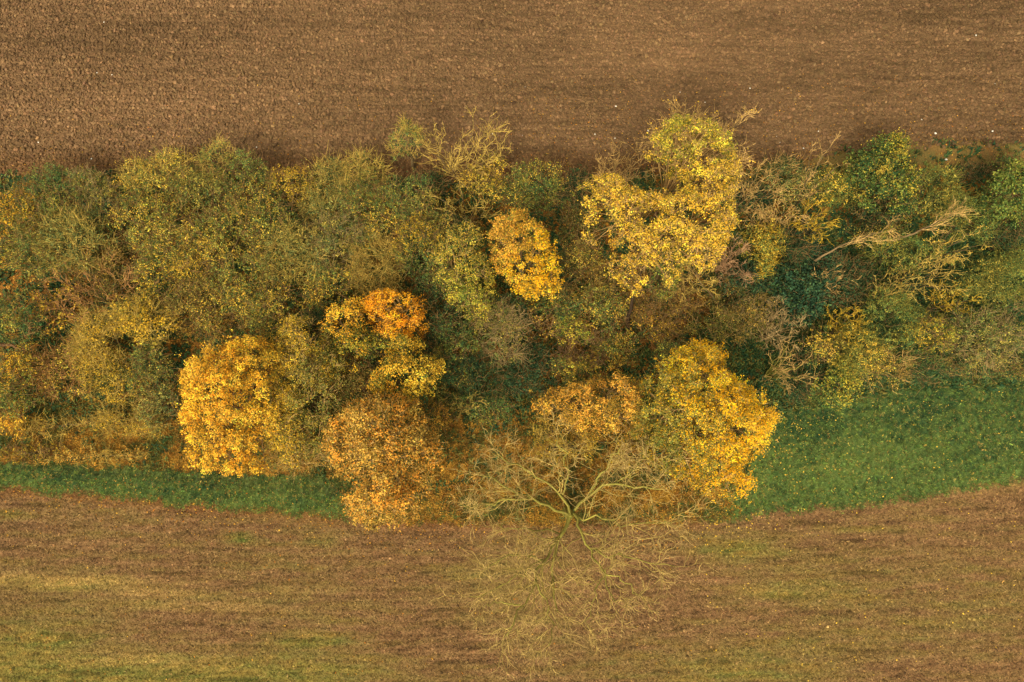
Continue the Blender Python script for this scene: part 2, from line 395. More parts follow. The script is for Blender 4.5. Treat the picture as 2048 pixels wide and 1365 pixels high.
# low green plants under the hedge
p = field_pts(120000, 250, 980)
u, v = Q(p); inside = (p[:, 1] < N_EDGE(p[:, 0])+.1) & (p[:, 1] > L_TOP(p[:, 0])-.1)
dens = .30 + .6*sstep(1400, 1550, u)*sstep(430, 500, v) + .5*np.exp(-((u-970)/80)**2-((v-810)/40)**2) - .22*sstep(820, 860, v)*sstep(1500, 1400, u)
dens = dens*sstep(325, 352, v+.0*u + 25*(u < 1480)) + .10*np.exp(-((u-1900)/250)**2-((v-300)/30)**2)
p = p[inside & (rng.uniform(0, 1, len(p)) < dens)]
u, v = Q(p); n = len(p)
gcol = np.array([lin(c) for c in [(46, 74, 44), (58, 80, 44), (84, 94, 46), (106, 98, 48), (44, 72, 48)]])
t = gcol[rng.integers(0, 5, n)]*rng.lognormal(0, .25, n)[:, None]
s = rng.uniform(1.2, 2.6, n)
scatter('undergrowth', 'low dark green ivy and bramble leaves covering the hedge bottom', 'undergrowth', p,
        np.stack([s, s, s], -1), np.stack([0*s, 0*s, rng.uniform(0, 6.28, n)], -1), t, [tuft(7, .13, .16, .06, 60+i, 'sprig') for i in range(4)], M_LEAF_I)

# ------------------------------------------------------------------ branches
def unit(a): return a/np.maximum(np.linalg.norm(a, axis=-1, keepdims=True), 1e-9)

def tubes(PL, r0, r1, sides=3, power=1.0):
    """PL (M,n,3) polylines -> V, F of tapered tubes"""
    M, n, _ = PL.shape
    T = np.empty_like(PL); T[:, 1:-1] = PL[:, 2:]-PL[:, :-2]; T[:, 0] = PL[:, 1]-PL[:, 0]; T[:, -1] = PL[:, -1]-PL[:, -2]
    T = unit(T)
    ref = np.where(np.abs(T[:, :1, 2:3]) > .9, np.array([1., 0, 0]), np.array([0, 0, 1.]))
    A = unit(np.cross(T, np.broadcast_to(ref, T.shape))); B = np.cross(T, A)
    s = np.linspace(0, 1, n)**power
    R = r0[:, None]*(1-s) + r1[:, None]*s
    th = np.arange(sides)*2*np.pi/sides
    V = PL[:, :, None] + R[:, :, None, None]*(A[:, :, None]*np.cos(th)[None, None, :, None] + B[:, :, None]*np.sin(th)[None, None, :, None])
    i, j, q = np.meshgrid(np.arange(M), np.arange(n-1), np.arange(sides), indexing='ij')
    b = (i*n+j)*sides; q2 = (q+1) % sides
    Fc = np.stack([b+q, b+q2, b+sides+q2, b+sides+q], -1).reshape(-1, 4)
    return V.reshape(-1, 3), Fc

def grow(start, d, length, npt, wiggle, trop):
    M = len(start); PL = np.empty((M, npt, 3)); PL[:, 0] = start; d = unit(d.copy()); step = (length/(npt-1))[:, None]
    for i in range(1, npt):
        d = unit(d + rng.normal(0, wiggle, (M, 3)) + np.asarray(trop))
        PL[:, i] = PL[:, i-1] + d*step
    return PL

def spawn(PL, r0, r1, kids, ratio, ang, npt, wiggle, trop, rr, tmin=.2, length=None):
    """side branches of every polyline"""
    M, n, _ = PL.shape
    idx = np.repeat(np.arange(M), kids); m = len(idx)
    t = rng.uniform(tmin, 1.0, m); t[::kids] = 1.0
    f = t*(n-1); a = np.minimum(f.astype(int), n-2); fr = (f-a)[:, None]
    s = PL[idx, a]*(1-fr) + PL[idx, a+1]*fr
    T = unit(PL[idx, a+1]-PL[idx, a])
    side = unit(np.cross(T, rng.normal(0, 1, (m, 3))))
    an = (ang*rng.uniform(.6, 1.4, m))[:, None]
    an[::kids] *= .3
    d = T*np.cos(an) + side*np.sin(an)
    L = np.linalg.norm(np.diff(PL, axis=1), axis=-1).sum(1)[idx] if length is None else length[idx]
    l = L*ratio*rng.uniform(.65, 1.25, m)*(1.15-.5*t)
    rs = (r0[idx]*(1-t) + r1[idx]*t)*rr
    return grow(s, d, l, npt, wiggle, trop), rs, l

def tube_mesh(name, parts, cols):
    Vs, Fs, Ts, o = [], [], [], 0
    for (V, Fc), c in zip(parts, cols):
        Vs.append(V); Fs.append(Fc+o); o += len(V)
        Ts.append(np.tile(c, (len(V), 1))*np.repeat(rng.lognormal(0, .22, len(V)//12+1), 12)[:len(V), None])
    return mesh_raw(name, np.concatenate(Vs), np.concatenate(Fs), np.concatenate(Ts), True)

def thing(name, label, cat, loc, group=None):
    o = bpy.data.objects.new(name, None); C.objects.link(o); o.location = [float(q) for q in loc]; o.empty_display_size = .5
    return tag(o, label, cat, group)

# ------------------------------------------------------------------ leaves
def leaf_mesh(name, c, nrm, size, col):
    n = len(c)
    A = unit(np.cross(nrm, rng.normal(0, 1, (n, 3)))); B = np.cross(nrm, A)
    L = size[:, None]*.5; W = size[:, None]*.36
    bend = nrm*size[:, None]*.12
    V = np.stack([c-A*L-bend, c-B*W+A*L*.15, c+A*L-bend, c+B*W+A*L*.15], 1).reshape(-1, 3)
    Fc = np.arange(4*n).reshape(n, 4)
    return mesh_raw(name, V, Fc, np.repeat(col, 4, 0))

def in_poly(x, y, poly):
    r = np.zeros(len(x), bool); m = len(poly); j = m-1
    for i in range(m):
        xi, yi = poly[i]; xj, yj = poly[j]
        c = ((yi > y) != (yj > y)) & (x < (xj-xi)*(y-yi)/(yj-yi+1e-12)+xi)
        r ^= c; j = i
    return r
def edge_dist(x, y, poly):
    d = np.full(len(x), 1e9); m = len(poly)
    for i in range(m):
        a = np.array(poly[i]); b = np.array(poly[(i+1) % m]); ab = b-a
        t = np.clip(((x-a[0])*ab[0]+(y-a[1])*ab[1])/(ab@ab), 0, 1)
        d = np.minimum(d, np.hypot(x-a[0]-t*ab[0], y-a[1]-t*ab[1]))
    return d

PAL = {   # outer leaves (several), inner leaves (several)
 'maple':   ([(250, 186, 54), (244, 172, 50), (250, 194, 68), (226, 170, 58)], [(150, 134, 50), (180, 140, 50), (96, 102, 48)]),
 'pale':    ([(238, 196, 70), (226, 182, 62), (242, 188, 60), (206, 172, 66)], [(120, 116, 44), (84, 92, 40)]),
 'gold':    ([(252, 188, 36), (248, 178, 32), (240, 186, 52), (220, 172, 48)], [(140, 134, 52), (104, 116, 52), (176, 146, 52)]),
 'tan':     ([(204, 150, 62), (222, 152, 56), (182, 146, 66), (196, 162, 74)], [(118, 98, 44), (100, 94, 42)]),
 'orange':  ([(248, 166, 32), (244, 156, 32), (248, 174, 40), (214, 154, 54)], [(150, 96, 30), (110, 86, 36)]),
 'yelgreen':([(214, 164, 48), (178, 150, 56), (130, 128, 50), (226, 166, 46)], [(78, 92, 42), (58, 76, 38)]),
 'apricot': ([(224, 164, 66), (212, 154, 62), (228, 176, 68), (182, 148, 60)], [(110, 100, 42), (84, 86, 38)]),
 'olive':   ([(148, 136, 62), (130, 124, 60), (176, 154, 66), (104, 118, 60)], [(82, 96, 48), (66, 86, 50)]),
 'flecked': ([(134, 134, 62), (214, 176, 68), (106, 122, 60), (228, 184, 70), (160, 148, 66)], [(80, 94, 46), (64, 84, 48)]),
 'green':   ([(100, 118, 58), (84, 110, 60), (122, 128, 60), (156, 144, 60)], [(56, 82, 48), (46, 72, 46)]),
 'dark':    ([(56, 78, 44), (46, 70, 44), (70, 86, 46)], [(36, 54, 34), (30, 48, 34)]),
  'teal':    ([(62, 92, 62), (50, 80, 56), (78, 102, 62)], [(38, 60, 44), (32, 52, 38)]),
 'holly':   ([(80, 102, 52), (100, 116, 54), (180, 156, 62), (62, 90, 50), (120, 126, 56)], [(44, 66, 36), (36, 56, 34)]),
 'brownish':([(142, 118, 58), (126, 112, 56), (166, 134, 58), (110, 112, 54)], [(90, 78, 40), (78, 80, 38)]),
 'russet':  ([(160, 120, 54), (142, 110, 50), (184, 146, 58), (130, 118, 54)], [(104, 80, 40), (88, 84, 40)]),
 'grey':    ([(122, 126, 68), (102, 116, 68), (146, 138, 70), (170, 152, 70)], [(70, 80, 44), (58, 66, 38)]),
 'lime':    ([(116, 128, 58), (142, 142, 60), (96, 114, 56)], [(62, 90, 42), (48, 72, 38)]),
 'limeyel': ([(196, 172, 60), (168, 158, 60), (130, 138, 54)], [(74, 92, 44), (58, 78, 40)]),
 'yellowy': ([(210, 168, 52), (186, 154, 52), (150, 136, 54)], [(84, 86, 38), (70, 72, 34)]),
}
TWIG = {'grey': (150, 126, 84), 'lichen': (182, 154, 76), 'yellow': (184, 150, 44), 'red': (166, 122, 74), 'brown': (134, 104, 64), 'moss': (120, 116, 50), 'pink': (162, 126, 90), 'tan': (182, 148, 88)}
BARK = {'grey': (96, 80, 54), 'dark': (52, 40, 28), 'moss': (118, 112, 48), 'brown': (86, 62, 40)}

def plant(name, cat, label, u, v, ru, rv=None, h=3.5, pal='olive', dens=260, leaf=.10, clump=.55, twigs=10, twig='brown', bark='grey',
          poly=None, gap=0.0, low=.5, edge=.25, sprig=7, stray=.3, fill=.28, tips=False, group=None, nclump=1.0, shade2=None):
    rv = rv or ru
    if poly is None:
        a = np.linspace(0, 2*np.pi, 19)[:-1]
        rr = 1.16 + .16*np.sin(2*a+rng.uniform(0, 6.3)) + .13*np.sin(3*a+rng.uniform(0, 6.3)) + rng.normal(0, .09, 18)
        poly = [(u+ru*r*math.cos(q), v+rv*r*math.sin(q)) for q, r in zip(a, rr)]
    zc = h*.78
    W = P([q[0] for q in poly], [q[1] for q in poly], zc)[:, :2]
    cx, cyy = W.mean(0)
    root = thing(name, label, cat, (cx, cyy, 0), group)
    W = W - W.mean(0); W = [tuple(q) for q in W]
    wx = [q[0] for q in W]; wy = [q[1] for q in W]
    area = .5*abs(sum(W[i][0]*W[(i+1) % len(W)][1]-W[(i+1) % len(W)][0]*W[i][1] for i in range(len(W))))
    # clumps
    m = max(8, int(nclump*area/(clump*clump*1.25)))
    x = rng.uniform(min(wx), max(wx), m*14); y = rng.uniform(min(wy), max(wy), m*14)
    ok = in_poly(x, y, W); x, y = x[ok], y[ok]
    ed = edge_dist(x, y, W); ok = ed > clump*edge*rng.uniform(.3, 1.4, len(ed)); x, y, ed = x[ok], y[ok], ed[ok]
    if gap > 0:
        gf = noise_field(1.9, int(rng.integers(1e6)))
        ok = gf(x, y) > -1.6+2.8*gap; x, y, ed = x[ok], y[ok], ed[ok]
    # keep them apart
    keep = []; px = np.empty((0, 2))
    for i in range(len(x)):
        if len(keep) >= m: break
        if len(px) == 0 or np.min((px[:, 0]-x[i])**2+(px[:, 1]-y[i])**2) > (clump*.62)**2:
            keep.append(i); px = np.vstack([px, [x[i], y[i]]])
    x, y, ed = x[keep], y[keep], ed[keep]; m = len(x)
    R = max(ed.max(), .5); dn = np.clip(ed/R, 0, 1)
    dome = np.sqrt(1-(1-dn)**2)
    zb = h*low
    z = zb + (h-zb)*dome*rng.uniform(.78, 1.05, m) - clump*.3
    cc = np.stack([x, y, z], -1); cr = clump*rng.uniform(.6, 1.3, m)*(.65+.35*np.clip(ed/clump, 0, 1))
    # leaves
    if h > 6.4 and pal not in ('tan',): leaf *= .72; dens *= 1.6; cr = cr*.84; stray = min(stray, .1); fill = min(fill, .2)
    elif h <= 6.4: dens *= 1.45; leaf *= .9
    n = int(area*dens); wt = cr**2; wt /= wt.sum()
    ns = n//sprig + 1                                            # sprigs of a few leaves each
    ks = rng.choice(m, ns, p=wt)
    ds_ = rng.normal(0, 1, (ns, 3)); ds_[:, 2] = np.abs(ds_[:, 2])*rng.choice([1, 1, 1, 1, -.6], ns); ds_ = unit(ds_)
    rs_ = rng.uniform(.3, 1.1, ns)**.5; brs = rng.lognormal(.02, .12 if h > 6.4 else .22, ns)
    far = (rng.uniform(0, 1, ns) < stray)[:, None]*rng.normal(0, .5*clump, (ns, 3))
    sc_ = cc[ks] + ds_*(rs_*cr[ks])[:, None]*np.array([1, 1, .8]) + far
    q_ = rng.integers(0, ns, n); k_ = ks[q_]; d = ds_[q_]; rad = rs_[q_]
    c = sc_[q_] + rng.normal(0, leaf*.85, (n, 3))
    c[:, 2] = np.maximum(c[:, 2], .08)
    nrm = unit(d*.45 + rng.normal(0, .5, (n, 3)) + np.array([0, 0, .7]))
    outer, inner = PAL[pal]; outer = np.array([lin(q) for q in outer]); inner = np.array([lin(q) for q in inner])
    cn = noise_field(2.2, int(rng.integers(1e6)))(x, y); kk = (np.clip(.5+.28*cn+rng.normal(0, .18, m), 0, .999)*len(outer)).astype(int)
    pick = np.where(rng.uniform(0, 1, n) < .62, kk[k_], rng.integers(0, len(outer), ns)[q_])
    col = outer[pick]
    if shade2 is not None:                                    # a second leaf colour on one side of the crown
        o2 = np.array([lin(q) for q in PAL[shade2[0]][0]]); ax = np.array(shade2[1]); ext = max(max(wx)-min(wx), max(wy)-min(wy))/2
        pr = sstep(-.35, .35, (c[:, :2]@ax)/ext + rng.normal(0, .15, n) + .12*cn[k_] + (shade2[2] if len(shade2) > 2 else 0))
        sel = rng.uniform(0, 1, n) < pr; col = np.where(sel[:, None], o2[rng.integers(0, len(o2), n)], col)
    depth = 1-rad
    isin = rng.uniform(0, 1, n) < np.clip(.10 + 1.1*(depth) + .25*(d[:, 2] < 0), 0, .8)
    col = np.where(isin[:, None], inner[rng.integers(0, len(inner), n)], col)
    col = col*(rng.lognormal(0, .13, n)*brs[q_])[:, None]*np.clip(1+(.17 if h > 6.4 else .12)*rng.normal(0, 1, m), .6, 1.35)[k_][:, None]
    # green fill below the clumps
    nf = int(n*fill)
    fx = rng.uniform(min(wx), max(wx), nf); fy = rng.uniform(min(wy), max(wy), nf); ok = in_poly(fx, fy, W) & (edge_dist(fx, fy, W) > .2); fx, fy = fx[ok], fy[ok]
    fe = np.clip(edge_dist(fx, fy, W)/R, 0, 1); fz = zb*.6 + (h-zb)*.72*np.sqrt(1-(1-fe)**2)*rng.uniform(.4, 1, len(fx))
    c = np.concatenate([c, np.stack([fx, fy, fz], -1)]); nrm = np.concatenate([nrm, unit(rng.normal(0, .6, (len(fx), 3))+np.array([0, 0, .6]))])
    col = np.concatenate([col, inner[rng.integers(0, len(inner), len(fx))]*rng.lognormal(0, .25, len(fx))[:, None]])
    size = leaf*rng.uniform(.6, 1.3, len(c))
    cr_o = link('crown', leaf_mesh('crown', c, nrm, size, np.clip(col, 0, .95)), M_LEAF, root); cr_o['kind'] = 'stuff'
    # stems, limbs and twigs
    bk = lin(BARK[bark]); tw = lin(TWIG[twig])
    tree = h > 5
    nl = 7 if tree else 6
    seeds = cc[rng.choice(m, min(nl, m), replace=False)]
    for _ in range(3):
        lab = np.argmin(((cc[:, None, :2]-seeds[None, :, :2])**2).sum(-1), 1)
        seeds = np.array([cc[lab == i].mean(0) if (lab == i).any() else seeds[i] for i in range(len(seeds))])
    base = np.array([0, 0, -.1]); fork = np.array([0, 0, h*(.32 if tree else .08)])
    rt = .024*h if tree else .05
    tr = np.array([[base*(1-s)+fork*s + np.array([rng.normal(0, .03), rng.normal(0, .03), 0]) for s in np.linspace(0, 1, 5)]])
    cap = np.array([[tr[0, -1], tr[0, -1]+np.array([0, 0, rt])]])
    link('trunk', tube_mesh('trunk', [tubes(tr, np.array([rt*1.25]), np.array([rt*.85]), 8), tubes(cap, np.array([rt*.85]), np.array([.01]), 8)], [bk, bk]), M_BARK, root)
    PLl = []
    for q in seeds:
        e = q.copy(); e[2] -= .25*clump; mdl = fork*.45+e*.55; mdl[2] = fork[2]+(e[2]-fork[2])*.62
        s = np.linspace(0, 1, 6)[:, None]
        PLl.append((1-s)**2*fork + 2*s*(1-s)*mdl + s*s*e + np.concatenate([np.zeros((1, 3)), rng.normal(0, .07*clump, (5, 3))]))
    PLl = np.array(PLl); rl = np.full(len(PLl), rt*.55)
    for i in range(len(PLl)):
        link('limb' if tree else 'stem', tube_mesh('limb', [tubes(PLl[i:i+1], rl[i:i+1], rl[i:i+1]*.4, 5)], [bk]), M_BARK, root)
    s = np.linspace(0, 1, 5)[None, :, None]
    st_ = PLl[lab, rng.integers(2, 6, m)]
    md = (st_+cc)/2; md[:, 2] -= .1*clump
    PB = (1-s)**2*st_[:, None] + 2*s*(1-s)*md[:, None] + s*s*cc[:, None] + rng.normal(0, .05*clump, (m, 5, 3))
    parts = [tubes(PB, np.full(m, rt*.28), np.full(m, .014), 3)]; cols = [bk*.5+tw*.5]
    if twigs:
        twigs = max(2, round(twigs*.8)); mt = m*twigs; ki = np.repeat(np.arange(m), twigs)
        dd = rng.normal(0, 1, (mt, 3)); dd[:, 2] = np.abs(dd[:, 2])*.8+.15
        dd += unit(np.stack([x, y, 0*x], -1))[ki]*.5*(1-dn[ki])[:, None]
        TL = grow(cc[ki]+rng.normal(0, .25*clump, (mt, 3)), dd, cr[ki]*rng.uniform(.8, 1.75, mt)*(1+.7*(1-dn[ki])*(h < 6.4)), 3, .22, (0, 0, .05))
        parts.append(tubes(TL, np.full(mt, .014), np.full(mt, .005), 3)); cols.append(tw)
    b = link('branches', tube_mesh('branches', parts, cols), M_BARK, root); b['kind'] = 'stuff'
    return root

def bare(name, cat, label, u, v, ru, rv=None, h=4, twig='tan', bark='grey', stems=7, levels=(6, 6, 4), lean=(0, 0), thick=.05, leaves=0, pal='olive', lsize=.1, group=None, wig=.2, fork=None, droop=0.0, limb_parts=False, tr=.013):
    """leafless shrub or tree: stems fanning out of one base, three more orders of branching"""
    rv = rv or ru
    zc = h*.75; cen = P(u, v, zc)
    ex = abs(P(u+ru, v, zc)[0]-cen[0]); ey = abs(P(u, v+rv, zc)[1]-cen[1])
    bx, by = cen[0]-lean[0]*ex, cen[1]-lean[1]*ey
    root = thing(name, label, cat, (bx, by, 0), group)
    z0 = 0.0 if fork is None else fork
    a = (np.arange(stems)+rng.uniform(-.3, .3, stems))*2*np.pi/stems
    rr = rng.uniform(.35, .8, stems)
    end = np.stack([lean[0]*ex+ex*rr*np.cos(a), lean[1]*ey+ey*rr*np.sin(a), h*rng.uniform(.62, .9, stems)], -1)
    st0 = np.tile([0, 0, z0], (stems, 1))
    s = np.linspace(0, 1, 8)[None, :, None]
    md = st0*.45+end*.55; md[:, 2] = z0+(end[:, 2]-z0)*.68
    L0 = (1-s)**2*st0[:, None]+2*s*(1-s)*md[:, None]+s*s*end[:, None]
    wob_ = rng.normal(0, .05*ex, (stems, 8, 3))*s; L0 = L0+wob_
    bk, tw = lin(BARK[bark]), lin(TWIG[twig])
    r0 = thick*rng.uniform(.7, 1.2, stems); r1 = r0*.45
    if fork:
        link('trunk', tube_mesh('trunk', [tubes(np.array([[[0, 0, -.1], [.02, 0, z0*.5], [0, 0, z0+.1]]]), np.array([thick*2.1]), np.array([thick*1.5]), 8), tubes(np.array([[[0, 0, z0+.1], [0, 0, z0+.25]]]), np.array([thick*1.5]), np.array([.01]), 8)], [bk, bk]), M_BARK, root)
    for i in range(stems):
        link('stem', tube_mesh('stem', [tubes(L0[i:i+1], r0[i:i+1], r1[i:i+1], 5)], [bk]), M_BARK, root)
    out = np.array([0, 0, .03-droop])
    parts = []; cols = []; tips = []
    ref = np.full(stems, (ex+ey)/2)
    B1, q1, l1 = spawn(L0, r0, r1, levels[0]-1, .72, .6, 6, wig*.8, out, .62, .25, ref*1.0)
    parts.append(tubes(B1, q1, q1*.4, 4)); cols.append(bk*.4+tw*.6)
    B2, q2, l2 = spawn(B1, q1, q1*.4, levels[1]-2, .62, .5, 5, wig*1.5, out, .6, .15, l1)
    q2 = np.maximum(q2, .018); parts.append(tubes(B2, q2, q2*.5, 3)); cols.append(tw)
    B3, q3, l3 = spawn(B2, q2, q2*.5, max(2, levels[2]-2), .6, .5, 3, wig, out, .7, .15, l2)
    q3 = np.clip(q3, tr, tr*1.5); parts.append(tubes(B3, q3, q3*.5, 3)); cols.append(tw*1.1)
    b = link('twigs', tube_mesh('twigs', parts, cols), M_BARK, root); b['kind'] = 'stuff'
    if leaves:
        tp = np.concatenate([B3[:, -1], B3[:, 1]]); n = leaves; c = tp[rng.integers(0, len(tp), n)] + rng.normal(0, .07, (n, 3)); c[:, 2] = np.maximum(c[:, 2], .08)
        outer = np.array([lin(q) for q in PAL[pal][0]])
        lf = noise_field(1.6, int(rng.integers(1e6)))(c[:, 0], c[:, 1]); c = c[lf > -.3]; n = len(c)
        o = link('leaves', leaf_mesh('leaves', c, unit(rng.normal(0, .6, (n, 3))+np.array([0, 0, .7])), lsize*rng.uniform(.6, 1.3, n), outer[rng.integers(0, len(outer), n)]*rng.lognormal(0, .15, n)[:, None]), M_LEAF, root)
        o['kind'] = 'stuff'
    return root

# ------------------------------------------------------------------ the large autumn trees
plant('maple_tree', 'tree', 'wide golden orange tree with a ragged left edge overhanging the green strip', 0, 0, 0, h=9, pal='maple', dens=420, leaf=.14, clump=.6, twigs=5, bark='brown',
      poly=[(340, 735), (352, 722), (390, 690), (450, 670), (500, 660), (548, 664), (572, 700), (590, 790), (575, 870), (530, 905), (490, 945), (430, 950), (390, 945), (345, 930), (350, 890), (335, 840), (352, 800), (333, 770)], shade2=('yellowy', (.9, .1), -.62), gap=.1, nclump=.95, edge=.15, stray=.12, sprig=9, low=.35)
plant('maple_tree', 'tree', 'olive yellow tree with thin grey twigs, joined to the right of the wide golden tree', 605, 780, 78, 118, h=7.5, pal='yellowy', dens=330, leaf=.13, clump=.5, twigs=12, twig='tan', shade2=('olive', (.9, 0), -.05), gap=.2)
plant('oak_tree', 'tree', 'large round tan orange tree reaching over the end of the green strip', 0, 0, 0, h=9.5, pal='tan', dens=430, leaf=.12, clump=.5, twigs=8, twig='tan',
      poly=[(625, 885), (650, 830), (700, 790), (760, 767), (825, 788), (866, 835), (878, 900), (868, 950), (838, 985), (832, 1032), (784, 1050), (735, 1066), (692, 1042), (662, 1005), (700, 968), (648, 935)], low=.3, edge=.15, stray=.12, sprig=9)
plant('maple_tree', 'tree', 'small deep orange round tree, the most orange crown', 0, 0, 0, h=8, pal='orange', dens=480, leaf=.12, clump=.42, twigs=4, twig='tan',
      poly=[(718, 602), (748, 576), (802, 570), (842, 594), (850, 652), (814, 668), (775, 680), (732, 648)], edge=.15, stray=.12, sprig=9, low=.35)
plant('maple_tree', 'tree', 'narrow yellow and green tree on the left of the small deep orange tree', 697, 660, 36, 66, h=7.5, pal='yelgreen', dens=380, leaf=.14, clump=.5, twigs=5, gap=.1, shade2=('maple', (0, 1), .1))
plant('maple_tree', 'tree', 'yellow green tree just above the large round tan tree', 815, 742, 66, 50, h=7.5, pal='yelgreen', dens=400, leaf=.15, clump=.5, twigs=3, gap=.15, shade2=('pale', (1, 0), 0))
plant('maple_tree', 'tree', 'bright golden tree alone in the green middle of the hedgerow', 0, 0, 0, h=9, pal='gold', dens=400, leaf=.15, clump=.46, twigs=4, gap=.22, nclump=.9, shade2=('apricot', (-.5, .6), 0),
      poly=[(972, 465), (992, 430), (1030, 412), (1078, 432), (1112, 478), (1124, 540), (1112, 580), (1075, 600), (1042, 588), (1012, 545), (985, 512)], edge=.15, stray=.12, sprig=9, low=.35)
plant('ash_tree', 'tree', 'tall pale yellow tree with an open, broken crown reaching up into the ploughed field', 0, 0, 0, h=11.5, pal='pale', dens=250, leaf=.15, clump=.46, twigs=16, twig='tan', gap=.5, bark='brown', low=.45, shade2=('limeyel', (0, 1), -.5),
      poly=[(1155, 345), (1215, 338), (1270, 372), (1330, 385), (1345, 350), (1300, 300), (1296, 250), (1345, 232), (1420, 240), (1478, 285), (1490, 340), (1484, 420), (1478, 470), (1440, 512), (1372, 522), (1335, 588), (1300, 560), (1262, 582), (1216, 530), (1228, 470), (1165, 458), (1178, 400)], edge=.4, stray=.12, fill=.0, sprig=9)
plant('maple_tree', 'tree', 'very broad golden yellow tree standing beside the green meadow', 0, 0, 0, h=10, pal='gold', dens=430, leaf=.14, clump=.55, twigs=6, twig='tan', gap=.15, nclump=1, shade2=('olive', (-.75, -.2), -.22),
      poly=[(1290, 742), (1345, 702), (1408, 658), (1462, 688), (1488, 742), (1540, 778), (1574, 822), (1560, 890), (1525, 912), (1500, 935), (1540, 950), (1536, 975), (1490, 1000), (1425, 996), (1408, 958), (1358, 950), (1318, 915), (1272, 868), (1266, 800)], edge=.15, stray=.12, sprig=9, low=.35)
plant('maple_tree', 'tree', 'apricot coloured tree joined to the left of the very broad golden tree', 0, 0, 0, h=7.5, pal='apricot', dens=380, leaf=.14, clump=.46, twigs=6, twig='tan', gap=.34,
      poly=[(1064, 802), (1108, 772), (1180, 757), (1240, 735), (1288, 760), (1300, 820), (1288, 872), (1230, 878), (1160, 864), (1092, 842)], edge=.15, stray=.12, sprig=9, low=.35)
plant('birch_tree', 'tree', 'pale green yellow tree left of the bright golden tree in the middle', 928, 540, 52, 80, h=7, pal='limeyel', dens=330, leaf=.12, clump=.45, twigs=5, twig='tan', gap=.2, shade2=('flecked', (0, 1), .1))

